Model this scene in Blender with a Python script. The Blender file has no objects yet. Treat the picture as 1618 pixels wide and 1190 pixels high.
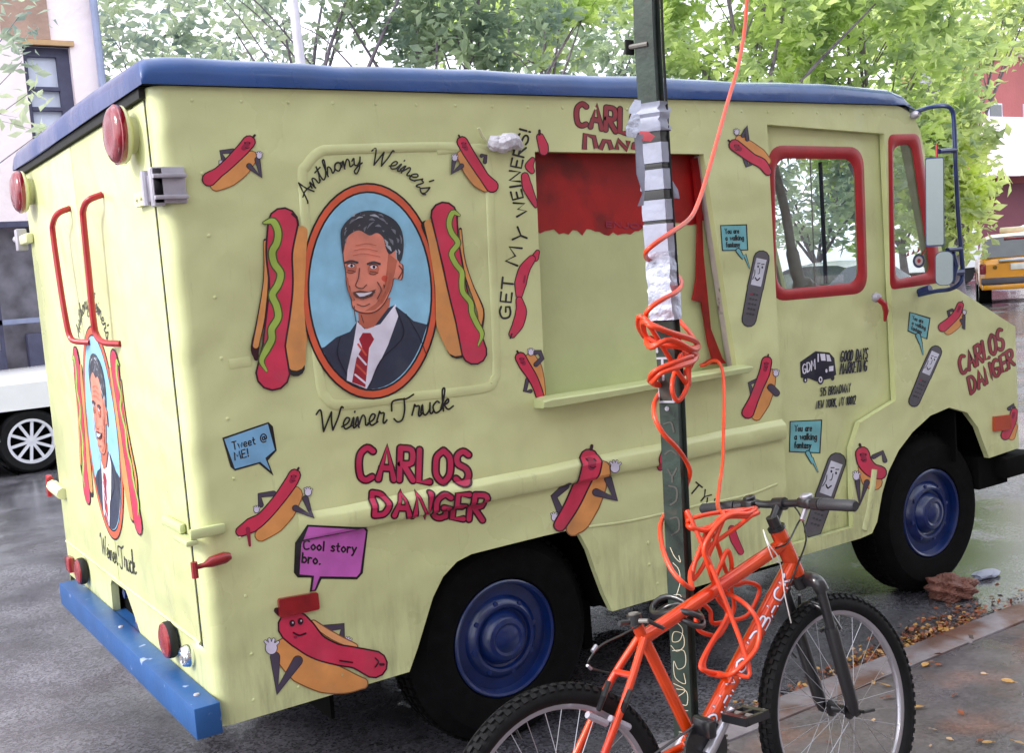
import bpy, bmesh, math, random
from mathutils import Vector, Matrix
from mathutils.geometry import tessellate_polygon

R_ = math.radians
sc = bpy.context.scene
COL = sc.collection
rnd = random.Random(7)

# ------------------------------------------------------------------ camera
FPX, YAW, PITCH, ROLL = 1739.273, 0.577955, -0.0963203, -0.0765853
CAM = Vector((-0.98645, -3.35275, 1.77451))
fw = Vector((math.sin(YAW)*math.cos(PITCH), math.cos(YAW)*math.cos(PITCH), math.sin(PITCH)))
r0 = Vector((math.cos(YAW), -math.sin(YAW), 0)); u0 = r0.cross(fw)
rt = r0*math.cos(ROLL) + u0*math.sin(ROLL)
upv = -r0*math.sin(ROLL) + u0*math.cos(ROLL)
cam_d = bpy.data.cameras.new("camera"); cam = bpy.data.objects.new("camera", cam_d); COL.objects.link(cam)
m3 = Matrix((rt, upv, -fw)).transposed()
cam.matrix_world = Matrix.Translation(CAM) @ m3.to_4x4()
cam_d.sensor_width = 36; cam_d.lens = 36*FPX/1618; cam_d.clip_start = .05; cam_d.clip_end = 900
sc.camera = cam

# ------------------------------------------------------------------ light
SUN_EL, SUN_AZ = R_(36), R_(205)          # light comes from behind left of the truck
world = bpy.data.worlds.new("World"); sc.world = world; world.use_nodes = True
nt = world.node_tree; nt.nodes.clear()
out = nt.nodes.new("ShaderNodeOutputWorld"); bg = nt.nodes.new("ShaderNodeBackground")
sky = nt.nodes.new("ShaderNodeTexSky"); sky.sky_type = 'NISHITA'; sky.sun_disc = False
sky.sun_elevation = SUN_EL; sky.dust_density = 4; sky.air_density = 1.2; sky.ozone_density = 1
hs = nt.nodes.new("ShaderNodeHueSaturation"); hs.inputs['Saturation'].default_value = .35
cl = nt.nodes.new("ShaderNodeMixRGB"); cl.inputs[0].default_value = .72
cl.inputs[2].default_value = (9.2, 9.6, 10.5, 1)             # even white cloud cover
nt.links.new(sky.outputs[0], hs.inputs['Color']); nt.links.new(hs.outputs[0], cl.inputs[1])
nt.links.new(cl.outputs[0], bg.inputs[0]); bg.inputs[1].default_value = .085
nt.links.new(bg.outputs[0], out.inputs[0])
sund = bpy.data.lights.new("sun", 'SUN'); sund.energy = 0.85; sund.angle = R_(14); sund.color = (1, .97, .92)
sun = bpy.data.objects.new("sun", sund); COL.objects.link(sun)
sdir = Vector((math.sin(SUN_AZ)*0, 0, 0))
SD = Vector((-.80, .10, 0)).normalized()                      # horizontal direction towards the sun
tosun = Vector((SD.x*math.cos(SUN_EL), SD.y*math.cos(SUN_EL), math.sin(SUN_EL)))
sun.rotation_euler = tosun.to_track_quat('Z', 'Y').to_euler()
sky.sun_rotation = math.atan2(SD.x, SD.y)
sc.view_settings.view_transform = 'Standard'; sc.view_settings.look = 'None'
sc.view_settings.exposure = 1.68; sc.view_settings.gamma = 1; sc.view_settings.use_curve_mapping = False
sc.render.engine = 'CYCLES'
sc.cycles.max_bounces = 8; sc.cycles.transparent_max_bounces = 16

# ------------------------------------------------------------------ pixel -> real surface
def ray(x, y): return fw + rt*((x-809)/FPX) - upv*((y-595)/FPX)
def PX(x, y, X):
    d = ray(x, y); return CAM + d*((X-CAM.x)/d.x)
def PY(x, y, Y=0):
    d = ray(x, y); return CAM + d*((Y-CAM.y)/d.y)
def PZ(x, y, Z=0):
    d = ray(x, y); return CAM + d*((Z-CAM.z)/d.z)
def PD(x, y, D):
    return CAM + ray(x, y)*D

# ------------------------------------------------------------------ materials
MATS = {}
def srgb(c):
    return tuple((v/12.92 if v <= .04045 else ((v+.055)/1.055)**2.4) for v in [k/255 for k in c])
def mat(name, col, rough=.5, metal=0, var=.12, vscale=6, bump=0, bscale=40, spec=.5, coat=0, dents=0, col2=None, c2scale=3, c2lo=.5, c2hi=.6, rvar=0, trans=0, detail=4, speck=0):
    if name in MATS: return MATS[name]
    m = bpy.data.materials.new(name); m.use_nodes = True; n = m.node_tree; L = n.links.new
    b = n.nodes['Principled BSDF']; b.inputs['Metallic'].default_value = metal
    b.inputs['Roughness'].default_value = rough
    if 'Specular IOR Level' in b.inputs: b.inputs['Specular IOR Level'].default_value = spec
    if coat: b.inputs['Coat Weight'].default_value = coat; b.inputs['Coat Roughness'].default_value = .12
    tc = n.nodes.new('ShaderNodeTexCoord')
    no = n.nodes.new('ShaderNodeTexNoise'); no.inputs['Scale'].default_value = vscale; no.inputs['Detail'].default_value = detail
    L(tc.outputs['Object'], no.inputs['Vector'])
    ra = n.nodes.new('ShaderNodeMapRange'); ra.inputs[1].default_value = .3; ra.inputs[2].default_value = .7
    ra.inputs[3].default_value = 1-var; ra.inputs[4].default_value = 1+var
    L(no.outputs[0], ra.inputs[0])
    mu = n.nodes.new('ShaderNodeVectorMath'); mu.operation = 'SCALE'
    if col2:
        n2 = n.nodes.new('ShaderNodeTexNoise'); n2.inputs['Scale'].default_value = c2scale; n2.inputs['Detail'].default_value = 6
        L(tc.outputs['Object'], n2.inputs['Vector'])
        r2 = n.nodes.new('ShaderNodeMapRange'); r2.inputs[1].default_value = c2lo; r2.inputs[2].default_value = c2hi
        L(n2.outputs[0], r2.inputs[0])
        mx = n.nodes.new('ShaderNodeMixRGB'); mx.inputs[1].default_value = (*col, 1); mx.inputs[2].default_value = (*col2, 1)
        L(r2.outputs[0], mx.inputs[0]); L(mx.outputs[0], mu.inputs[0])
    else:
        mu.inputs[0].default_value = col
    if speck:
        nv = n.nodes.new('ShaderNodeTexVoronoi'); nv.inputs['Scale'].default_value = 95; L(tc.outputs['Object'], nv.inputs['Vector'])
        sv = n.nodes.new('ShaderNodeSeparateColor'); L(nv.outputs['Color'], sv.inputs[0])
        rv = n.nodes.new('ShaderNodeMapRange'); rv.inputs[3].default_value = 1-speck; rv.inputs[4].default_value = 1+speck; L(sv.outputs[0], rv.inputs[0])
        mm = n.nodes.new('ShaderNodeMath'); mm.operation = 'MULTIPLY'; L(ra.outputs[0], mm.inputs[0]); L(rv.outputs[0], mm.inputs[1]); L(mm.outputs[0], mu.inputs['Scale'])
    else: L(ra.outputs[0], mu.inputs['Scale'])
    L(mu.outputs[0], b.inputs['Base Color'])
    if rvar:
        nr = n.nodes.new('ShaderNodeTexNoise'); nr.inputs['Scale'].default_value = vscale*.7; nr.inputs['Detail'].default_value = 5
        L(tc.outputs['Object'], nr.inputs['Vector'])
        rr = n.nodes.new('ShaderNodeMapRange'); rr.inputs[1].default_value = .35; rr.inputs[2].default_value = .65
        rr.inputs[3].default_value = max(.03, rough-rvar); rr.inputs[4].default_value = rough+rvar
        L(nr.outputs[0], rr.inputs[0]); L(rr.outputs[0], b.inputs['Roughness'])
    last = None
    if bump:
        nb = n.nodes.new('ShaderNodeTexNoise'); nb.inputs['Scale'].default_value = bscale; nb.inputs['Detail'].default_value = 5
        L(tc.outputs['Object'], nb.inputs['Vector'])
        bp = n.nodes.new('ShaderNodeBump'); bp.inputs['Strength'].default_value = 1; bp.inputs['Distance'].default_value = bump
        L(nb.outputs[0], bp.inputs['Height']); last = bp
    if dents:
        nd = n.nodes.new('ShaderNodeTexNoise'); nd.inputs['Scale'].default_value = 2.6; nd.inputs['Detail'].default_value = 2
        L(tc.outputs['Object'], nd.inputs['Vector'])
        b2 = n.nodes.new('ShaderNodeBump'); b2.inputs['Distance'].default_value = dents
        L(nd.outputs[0], b2.inputs['Height'])
        if last: L(last.outputs[0], b2.inputs['Normal'])
        last = b2
    if last: L(last.outputs[0], b.inputs['Normal'])
    MATS[name] = m
    return m
def mat_leaf(name, col, tr=.45):
    m = bpy.data.materials.new(name); m.use_nodes = True; n = m.node_tree; L = n.links.new
    n.nodes.clear(); o = n.nodes.new('ShaderNodeOutputMaterial')
    d = n.nodes.new('ShaderNodeBsdfPrincipled'); t = n.nodes.new('ShaderNodeBsdfTranslucent'); mx = n.nodes.new('ShaderNodeMixShader')
    d.inputs['Roughness'].default_value = .45
    tc = n.nodes.new('ShaderNodeTexCoord'); no = n.nodes.new('ShaderNodeTexNoise'); no.inputs['Scale'].default_value = 1.1
    no.inputs['Detail'].default_value = 8
    L(tc.outputs['Object'], no.inputs['Vector'])
    cr = n.nodes.new('ShaderNodeValToRGB'); cr.color_ramp.elements[0].position = .36; cr.color_ramp.elements[1].position = .66
    cr.color_ramp.elements[0].color = (col[0]*.5, col[1]*.55, col[2]*.6, 1); cr.color_ramp.elements[1].color = (col[0]*1.5, col[1]*1.4, col[2]*1.1, 1)
    L(no.outputs[0], cr.inputs[0]); L(cr.outputs[0], d.inputs['Base Color']); L(cr.outputs[0], t.inputs['Color'])
    mx.inputs[0].default_value = tr
    L(d.outputs[0], mx.inputs[1]); L(t.outputs[0], mx.inputs[2]); L(mx.outputs[0], o.inputs[0])
    return m
def mat_glass(name, tint=(.93, .96, .97), refl=.05, rough=.02):
    m = bpy.data.materials.new(name); m.use_nodes = True; n = m.node_tree; L = n.links.new
    n.nodes.clear(); o = n.nodes.new('ShaderNodeOutputMaterial')
    t = n.nodes.new('ShaderNodeBsdfTransparent'); t.inputs[0].default_value = (*tint, 1)
    g = n.nodes.new('ShaderNodeBsdfGlossy'); g.inputs['Roughness'].default_value = rough
    lw = n.nodes.new('ShaderNodeLayerWeight'); lw.inputs['Blend'].default_value = .5; pw = n.nodes.new('ShaderNodeMath'); pw.operation = 'POWER'; pw.inputs[1].default_value = 4
    ad = n.nodes.new('ShaderNodeMath'); ad.operation = 'ADD'; ad.inputs[1].default_value = refl; ad.use_clamp = True
    mx = n.nodes.new('ShaderNodeMixShader')
    L(lw.outputs['Facing'], pw.inputs[0]); L(pw.outputs[0], ad.inputs[0]); L(ad.outputs[0], mx.inputs[0]); L(t.outputs[0], mx.inputs[1]); L(g.outputs[0], mx.inputs[2]); L(mx.outputs[0], o.inputs[0])
    return m

YG = srgb((207, 211, 156))
M_body = mat('truck_paint', YG, .36, var=.07, vscale=2.6, bump=.0009, bscale=38, dents=.055, rvar=.12, coat=.15)
def add_grime(m, zlo=.42, zhi=.80, amt=.55, col=(.10, .085, .06)):
    n = m.node_tree; L = n.links.new; b = n.nodes['Principled BSDF']; src = b.inputs['Base Color'].links[0].from_socket
    tc = n.nodes.new('ShaderNodeTexCoord'); sp = n.nodes.new('ShaderNodeSeparateXYZ'); L(tc.outputs['Object'], sp.inputs[0])
    mr = n.nodes.new('ShaderNodeMapRange'); mr.inputs[1].default_value = zlo; mr.inputs[2].default_value = zhi; mr.inputs[3].default_value = amt; mr.inputs[4].default_value = .0
    L(sp.outputs['Z'], mr.inputs[0])
    mp = n.nodes.new('ShaderNodeMapping'); mp.inputs['Scale'].default_value = (9, 9, 1.6); L(tc.outputs['Object'], mp.inputs[0])
    no = n.nodes.new('ShaderNodeTexNoise'); no.inputs['Scale'].default_value = 2.2; no.inputs['Detail'].default_value = 8; no.inputs['Roughness'].default_value = .65; L(mp.outputs[0], no.inputs['Vector'])
    r2 = n.nodes.new('ShaderNodeMapRange'); r2.inputs[1].default_value = .44; r2.inputs[2].default_value = .72; L(no.outputs[0], r2.inputs[0])
    mu = n.nodes.new('ShaderNodeMath'); mu.operation = 'MULTIPLY'; L(mr.outputs[0], mu.inputs[0]); L(r2.outputs[0], mu.inputs[1])
    # thin scattered scuffs and drips anywhere
    mp2 = n.nodes.new('ShaderNodeMapping'); mp2.inputs['Scale'].default_value = (16, 16, 2.2); L(tc.outputs['Object'], mp2.inputs[0])
    n3 = n.nodes.new('ShaderNodeTexNoise'); n3.inputs['Scale'].default_value = 1.4; n3.inputs['Detail'].default_value = 9; n3.inputs['Roughness'].default_value = .7; L(mp2.outputs[0], n3.inputs['Vector'])
    r3 = n.nodes.new('ShaderNodeMapRange'); r3.inputs[1].default_value = .60; r3.inputs[2].default_value = .76; r3.inputs[4].default_value = .30; L(n3.outputs[0], r3.inputs[0])
    mx_ = n.nodes.new('ShaderNodeMath'); mx_.operation = 'MAXIMUM'; L(mu.outputs[0], mx_.inputs[0]); L(r3.outputs[0], mx_.inputs[1])
    mix = n.nodes.new('ShaderNodeMixRGB'); mix.inputs[2].default_value = (*col, 1); L(mx_.outputs[0], mix.inputs[0]); L(src, mix.inputs[1]); L(mix.outputs[0], b.inputs['Base Color'])
add_grime(M_body)
M_body2 = mat('truck_paint_brushed', srgb((192, 199, 146)), .5, var=.07, vscale=5, bump=.0012, bscale=30, dents=.01)
M_cream = mat('cream_paint', srgb((214, 214, 172)), .45, var=.06, bump=.001, bscale=30)
M_blue = mat('blue_paint', srgb((18, 64, 126)), .26, var=.12, vscale=5, bump=.004, bscale=9, rvar=.14, spec=.5, coat=.35)
M_bumper = mat('bumper_blue', srgb((34, 82, 140)), .42, var=.1, vscale=9, bump=.001, bscale=40, col2=srgb((150, 165, 205)), c2scale=14, c2lo=.66, c2hi=.7)
M_wheelblue = mat('wheel_blue', srgb((8, 34, 90)), .3, var=.25, vscale=14, bump=.0006, bscale=50, coat=.4)
M_black = mat('black_rubber', (.012, .012, .014), .75, var=.2, bump=.001, bscale=60)
M_under = mat('underbody_black', (.004, .004, .004), .9, var=.2, spec=.1)
M_tyre = mat('tyre_rubber', (.006, .006, .007), .7, var=.4, vscale=20, bump=.001, bscale=90, spec=.25)
M_red = mat('red_trim', srgb((165, 24, 34)), .4, var=.12, vscale=14, bump=.0008, bscale=40, coat=.2)
M_dred = mat('dark_red_reflector', srgb((140, 26, 32)), .25, var=.2, vscale=20, coat=.5)
M_lens = mat('red_lens', srgb((132, 8, 30)), .12, var=.25, vscale=22, bump=.0015, bscale=60, coat=.8)
M_redpaint = mat('serving_red', srgb((160, 14, 18)), .45, var=.25, vscale=7, bump=.001, bscale=25, col2=srgb((120, 10, 14)), c2scale=4)
M_grey = mat('galvanised', srgb((176, 172, 184)), .5, metal=.25, var=.12, vscale=20, bump=.0008, bscale=60)
M_jamb = mat('dirty_white_wood', srgb((196, 182, 178)), .6, var=.14, vscale=12, bump=.001, bscale=30, col2=srgb((120, 100, 92)), c2scale=18, c2lo=.62, c2hi=.72)
M_navy = mat('mirror_blue', srgb((24, 44, 92)), .35, var=.2, vscale=20, coat=.3)
M_chrome = mat('chrome', (.75, .78, .82), .12, metal=1, var=.05)
M_mirror = mat('mirror_glass', (.20, .225, .22), .10, metal=1, var=.03, bump=.0004, bscale=12)
M_int = mat('interior_dark', (.05, .05, .055), .8, var=.2)
M_intl = mat('interior_light', (.32, .33, .32), .7, var=.15)
M_steel = mat('grey_steel', srgb((120, 116, 112)), .55, metal=.2, var=.2, vscale=18)
M_glass = mat_glass('window_glass')
M_cglass = mat('car_glass', (.03, .035, .04), .06, var=.4, vscale=2, coat=1)

# ------------------------------------------------------------------ mesh builder
def catmull(pts, n=6, closed=False):
    P = [Vector(p) for p in pts]; N = len(P); res = []
    if N < 3: return P
    rng = N if closed else N-1
    for i in range(rng):
        a = P[(i-1) % N] if closed or i > 0 else P[0]*2-P[1]
        b = P[i]; c = P[(i+1) % N]
        d = P[(i+2) % N] if closed or i+2 < N else P[-1]*2-P[-2]
        for k in range(n):
            t = k/n
            res.append(.5*((2*b)+(c-a)*t+(2*a-5*b+4*c-d)*t*t+(3*b-a-3*c+d)*t**3))
    if not closed: res.append(P[-1])
    return res
class MB:
    def __init__(s): s.v = []; s.f = []; s.mi = []; s.mats = []
    def m(s, mt):
        if mt not in s.mats: s.mats.append(mt)
        return s.mats.index(mt)
    def add(s, vs, fs, mt):
        o = len(s.v); k = s.m(mt)
        s.v += [tuple(v) for v in vs]
        for f in fs: s.f.append([i+o for i in f]); s.mi.append(k)
        return s
    def box(s, a, b, mt, bev=0):
        x0, y0, z0 = [min(a[i], b[i]) for i in range(3)]; x1, y1, z1 = [max(a[i], b[i]) for i in range(3)]
        if bev:
            e = min(bev, (x1-x0)*.45, (y1-y0)*.45, (z1-z0)*.45)
            bm = bmesh.new(); bmesh.ops.create_cube(bm, size=1)
            for v in bm.verts: v.co = Vector(((x0+x1)/2+v.co.x*(x1-x0), (y0+y1)/2+v.co.y*(y1-y0), (z0+z1)/2+v.co.z*(z1-z0)))
            bmesh.ops.bevel(bm, geom=list(bm.edges), offset=e, segments=2, affect='EDGES', profile=.5)
            bm.verts.index_update()
            s.add([v.co.copy() for v in bm.verts], [[v.index for v in f.verts] for f in bm.faces], mt); bm.free()
            return s
        vs = [(x, y, z) for z in (z0, z1) for y in (y0, y1) for x in (x0, x1)]
        return s.add(vs, [(0, 2, 3, 1), (4, 5, 7, 6), (0, 1, 5, 4), (2, 6, 7, 3), (0, 4, 6, 2), (1, 3, 7, 5)], mt)
    def obox(s, c, ax, ay, az, mt):
        c, ax, ay, az = map(Vector, (c, ax, ay, az))
        vs = [c+ax*x+ay*y+az*z for z in (-1, 1) for y in (-1, 1) for x in (-1, 1)]
        return s.add(vs, [(0, 2, 3, 1), (4, 5, 7, 6), (0, 1, 5, 4), (2, 6, 7, 3), (0, 4, 6, 2), (1, 3, 7, 5)], mt)
    def tube(s, pts, r, mt, n=8, closed=False, caps=True, flat=None):
        P = [Vector(p) for p in pts]; N = len(P)
        rr = r if isinstance(r, (list, tuple)) else [r]*N
        T = []
        for i in range(N):
            a = P[(i-1) % N] if (closed or i > 0) else P[i]; b = P[(i+1) % N] if (closed or i < N-1) else P[i]
            d = b-a; T.append(d.normalized() if d.length > 1e-9 else Vector((0, 0, 1)))
        u = T[0].orthogonal().normalized(); vs = []
        for i in range(N):
            u = (u - T[i]*u.dot(T[i]))
            u = u.normalized() if u.length > 1e-6 else T[i].orthogonal().normalized()
            w = T[i].cross(u)
            for k in range(n):
                a = 2*math.pi*k/n; vs.append(P[i]+(u*math.cos(a)+w*math.sin(a))*rr[i])
        fs = []
        for i in range(N if closed else N-1):
            j = (i+1) % N
            for k in range(n): fs.append((i*n+k, i*n+(k+1) % n, j*n+(k+1) % n, j*n+k))
        if caps and not closed: fs.append(tuple(range(n))[::-1]); fs.append(tuple((N-1)*n+k for k in range(n)))
        return s.add(vs, fs, mt)
    def lathe(s, prof, o, ax, mt, n=32, caps=True):
        o = Vector(o); ax = Vector(ax).normalized(); u = ax.orthogonal().normalized(); w = ax.cross(u); vs = []; fs = []
        for (r, h) in prof:
            for k in range(n):
                a = 2*math.pi*k/n; vs.append(o+ax*h+(u*math.cos(a)+w*math.sin(a))*r)
        for i in range(len(prof)-1):
            for k in range(n): fs.append((i*n+k, i*n+(k+1) % n, (i+1)*n+(k+1) % n, (i+1)*n+k))
        if caps:
            if prof[0][0] > 1e-5: fs.append(tuple(range(n))[::-1])
            if prof[-1][0] > 1e-5: fs.append(tuple((len(prof)-1)*n+k for k in range(n)))
        return s.add(vs, fs, mt)
    def prism(s, loops, fn, t0, t1, mt):
        """polygon with holes (lists of 2D points), fn(u, v, t) -> 3D, from t0 to t1"""
        flat = [p for l in loops for p in l]
        tri = tessellate_polygon([[Vector((p[0], p[1], 0)) for p in l] for l in loops])
        n = len(flat)
        vs = [fn(p[0], p[1], t0) for p in flat]+[fn(p[0], p[1], t1) for p in flat]
        fs = [tuple(t) for t in tri]+[tuple(i+n for i in t)[::-1] for t in tri]
        o = 0
        for l in loops:
            k = len(l)
            for i in range(k): fs.append((o+i, o+(i+1) % k, o+n+(i+1) % k, o+n+i))
            o += k
        return s.add(vs, fs, mt)
    def build(s, name, parent=None, world=True, smooth=35, recalc=True):
        me = bpy.data.meshes.new(name); me.from_pydata(s.v, [], s.f)
        for mt in s.mats: me.materials.append(mt)
        me.polygons.foreach_set('material_index', s.mi)
        if recalc:
            bm = bmesh.new(); bm.from_mesh(me); bmesh.ops.recalc_face_normals(bm, faces=bm.faces); bm.to_mesh(me); bm.free()
        if smooth:
            me.polygons.foreach_set('use_smooth', [True]*len(me.polygons)); me.set_sharp_from_angle(angle=R_(smooth))
        me.update()
        return link(name, me, parent, world)
WM = {}
def link(name, data, parent=None, world=True):
    o = bpy.data.objects.new(name, data); COL.objects.link(o)
    if parent:
        o.parent = parent
        if world: o.matrix_parent_inverse = WM[parent.name].inverted(); WM[o.name] = Matrix.Identity(4)
        else: WM[o.name] = WM[parent.name].copy()
    else: WM[o.name] = Matrix.Identity(4)
    return o
def thing(name, label, cat, loc=(0, 0, 0), rz=0, group=None):
    o = bpy.data.objects.new(name, None); COL.objects.link(o); o.empty_display_size = .1
    o.location = loc; o.rotation_euler = (0, 0, rz)
    WM[o.name] = Matrix.Translation(Vector(loc)) @ Matrix.Rotation(rz, 4, 'Z')
    tag(o, label, cat, group); return o
def tag(o, label=None, cat=None, group=None, kind=None):
    if label: o['label'] = label
    if cat: o['category'] = cat
    if group: o['group'] = group
    if kind: o['kind'] = kind
    return o
def copy_tree(o, parent=None):
    c = o.copy(); COL.objects.link(c); c.parent = parent
    for ch in [x for x in COL.objects if x.parent == o]: copy_tree(ch, c)
    return c
def rrect(x0, z0, x1, z1, r, n=5):
    pts = []
    for (cx, cz, a0) in ((x1-r, z1-r, 0), (x0+r, z1-r, 90), (x0+r, z0+r, 180), (x1-r, z0+r, 270)):
        for k in range(n+1):
            a = R_(a0+90*k/n); pts.append((cx+r*math.cos(a), cz+r*math.sin(a)))
    return pts
def rquad(c, r, n=5):
    """rounded quadrilateral through 4 corners (2D)"""
    c = [Vector(p) for p in c]; res = []
    for i in range(4):
        p = c[i]; a = (c[i-1]-p).normalized()*r; b = (c[(i+1) % 4]-p).normalized()*r
        for k in range(n+1):
            t = k/n; res.append(tuple((p+a)*(1-t)**2+p*2*t*(1-t)+(p+b)*t*t))
    return res
exec_side = lambda y: (lambda u, v, t: (u, y+t, v))
def XZ(px, py, y=0):
    p = PY(px, py, y); return (p.x, p.z)
def YZ(px, py, x=0):
    p = PX(px, py, x); return (p.y, p.z)

# ================================================================== GROUND
M_road = mat('wet_asphalt', (.12, .118, .136), .3, var=.35, vscale=3, bump=.007, bscale=150, spec=1, speck=.55, col2=(.055, .053, .064), c2scale=1.2, c2lo=.4, c2hi=.62, detail=8)
def add_puddles(m, lo=.05, hi=.42, scale=.55):
    n = m.node_tree; L = n.links.new; b = n.nodes['Principled BSDF']; tc = n.nodes.new('ShaderNodeTexCoord'); no = n.nodes.new('ShaderNodeTexNoise')
    no.inputs['Scale'].default_value = scale; no.inputs['Detail'].default_value = 7; no.inputs['Roughness'].default_value = .6; L(tc.outputs['Object'], no.inputs['Vector'])
    mr = n.nodes.new('ShaderNodeMapRange'); mr.inputs[1].default_value = .50; mr.inputs[2].default_value = .62; L(no.outputs[0], mr.inputs[0])
    m2 = n.nodes.new('ShaderNodeMapRange'); m2.inputs[3].default_value = lo; m2.inputs[4].default_value = hi; L(mr.outputs[0], m2.inputs[0]); L(m2.outputs[0], b.inputs['Roughness'])
    m3 = n.nodes.new('ShaderNodeMapRange'); m3.inputs[3].default_value = .12; m3.inputs[4].default_value = 1; L(mr.outputs[0], m3.inputs[0])
    for nd in n.nodes:
        if nd.type == 'BUMP': L(m3.outputs[0], nd.inputs['Strength'])
add_puddles(M_road)
g = MB(); N = 40
def gridsheet(mb, xs, ys, z, mt):
    vs = [(x, y, z) for y in ys for x in xs]; nx = len(xs)
    mb.add(vs, [(j*nx+i, j*nx+i+1, (j+1)*nx+i+1, (j+1)*nx+i) for j in range(len(ys)-1) for i in range(nx-1)], mt)
gridsheet(g, [-400, -20, 20, 500], [-400, -20, 20, 500], 0, M_road)
tag(g.build('road', smooth=0), kind='structure')
M_stone = mat('bluestone', srgb((92, 87, 90)), .3, speck=.18, var=.26, vscale=5, bump=.002, bscale=45, rvar=.16, col2=srgb((126, 92, 80)), c2scale=2.2, c2lo=.52, c2hi=.72, detail=9)
M_kerb = mat('kerb_stone', srgb((118, 112, 118)), .45, var=.2, vscale=8, bump=.003, bscale=40, rvar=.12, col2=srgb((92, 66, 58)), c2scale=3)
M_joint = mat('wet_soil_joint', srgb((52, 38, 34)), .6, var=.3, vscale=14, bump=.004, bscale=60)
base = MB(); base.box((-12, -9, -.4), (30, -.642, .075), M_joint)
sw = tag(base.build('pavement', smooth=0), kind='structure')
xs = [-12]
while xs[-1] < 30: xs.append(xs[-1]+1.52)
slabs = []
rr = random.Random(3)
for row, (ya, yb) in enumerate(((-.648, -2.14), (-2.155, -3.7), (-3.715, -5.3))):
    offs = (0, .75, .3)[row]
    for i in range(len(xs)-1):
        xa, xb = xs[i]+offs+.02, xs[i+1]+offs+.005
        if row == 0: xa += -.18; xb += -.18
        if xb < -4 or xa > 9: continue
        mb = MB(); dz = rr.uniform(-.004, .004)
        mb.box((xa, ya, .05), (xb, yb, .1+dz), M_stone, bev=.006)
        mb.build('paving_slab', sw)
base2 = MB(); base2.box((-12, -.64, -.4), (30, -.49, -.03), M_joint); 
kb = tag(base2.build('kerb', smooth=0), kind='structure')
x = -9.3
while x < 16:
    L = rr.uniform(1.1, 1.7); mb = MB(); mb.box((x, -.636+rr.uniform(-.004, .002), -.029), (x+L-.012, -.492+rr.uniform(-.006, .006), .1+rr.uniform(-.006, .004)), M_kerb, bev=.012)
    mb.build('kerb_stone', kb); x += L
# far side
mb = MB(); mb.box((-40, 11.2, -.3), (19, 13.3, .12), M_kerb, bev=.01)
tag(mb.build('far_pavement', smooth=0), kind='structure')

# ================================================================== TRUCK
truck = thing('food_truck', 'pale yellow-green step van painted with cartoon hot dogs and a framed portrait, blue roof', 'food truck', (2.1, 1.08, 0))
W = 2.16; ZB, ZT = .411, 2.411; XR = .05
RA = [(647, 1062), (660, 1025), (672, 985), (684, 945), (700, 912), (722, 888), (745, 876), (800, 862), (860, 847), (900, 838), (917, 846), (930, 870), (942, 905), (955, 940), (968, 971)]
FA = [(1378, 843), (1386, 825), (1394, 780), (1404, 745), (1420, 712), (1442, 683), (1470, 657), (1500, 644), (1528, 652), (1545, 675), (1554, 700), (1563, 724)]
ra = [XZ(*q) for q in RA]; fa = [XZ(*q) for q in FA]
ra[0] = (ra[0][0], ZB); ra[-1] = (ra[-1][0], ZB)
door_b = XZ(1360, 851)
nose = [XZ(*q) for q in [(1610, 708), (1608, 640), (1604, 516), (1515, 458), (1500, 452), (1484, 372), (1470, 296), (1459, 228), (1454, 207), (1447, 190), (1437, 177), (1424, 169)]]
outline = [(XR, ZB)]+ra+[door_b]+fa+nose+[(3.40, ZT), (XR, ZT)]
SW0, SW1 = XZ(845, 239), XZ(1110, 243)
serv = [(1.375, 1.282), (2.33, 1.282), (2.245, 2.19), (1.375, 2.197)]
serv = [XZ(862, 636), (2.335, 1.287), XZ(1112, 243), XZ(845, 239)]
drx0, drx1 = 2.592, 3.362
hole_d = [(drx0, .47), (3.04, .47)]+[(a-.075, b+.03) for a, b in fa[1:5]]
hole_d = [(drx0, .47), (3.02, .47), (3.035, .84), (3.10, .95), (drx1, 1.02), (drx1, 2.272), (drx0, 2.308)]
qw_o = [XZ(1407, 213), XZ(1450, 212), XZ(1488, 443), XZ(1409, 456)]
qw_h = rquad([XZ(1409, 217), XZ(1449, 217), XZ(1484, 439), XZ(1411, 452)], .04)
mb = MB()
mb.prism([outline, serv, hole_d, qw_h], exec_side(0), 0, .028, M_body)
mb.build('side_panel', truck, smooth=30)
# far side
mb = MB()
fdoor = [(drx0, .47), (3.04, .47), (3.1, .8), (drx1, 1.1), (drx1, 2.27), (drx0, 2.3)]
fwin = rrect(2.68, 1.42, 3.3, 2.14, .08)
mb.prism([outline, fwin, qw_h], exec_side(W-.028), 0, .028, M_body)
mb.build('side_panel', truck, smooth=30)
# rear corner posts, rear frame
mb = MB()
for (cy, sgn) in ((XR, 1), (W-XR, -1)):
    vs = []; n = 8
    for k in range(n+1):
        a = math.pi/2*k/n
        x_, y_ = XR-XR*math.sin(a), cy-sgn*XR*math.cos(a)
        vs += [(x_, y_, ZB), (x_, y_, ZT)]
    mb.add(vs, [(2*k, 2*k+2, 2*k+3, 2*k+1) for k in range(n)], M_body)
mb.box((0.0, XR, .66), (.03, .072, ZT), M_body); mb.box((0.0, W-XR, .66), (.03, W-.072, ZT), M_body)
mb.box((0.0, .0725, 2.375), (.03, W-.0725, ZT), M_body)
mb.build('corner_post', truck, smooth=40)
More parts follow.
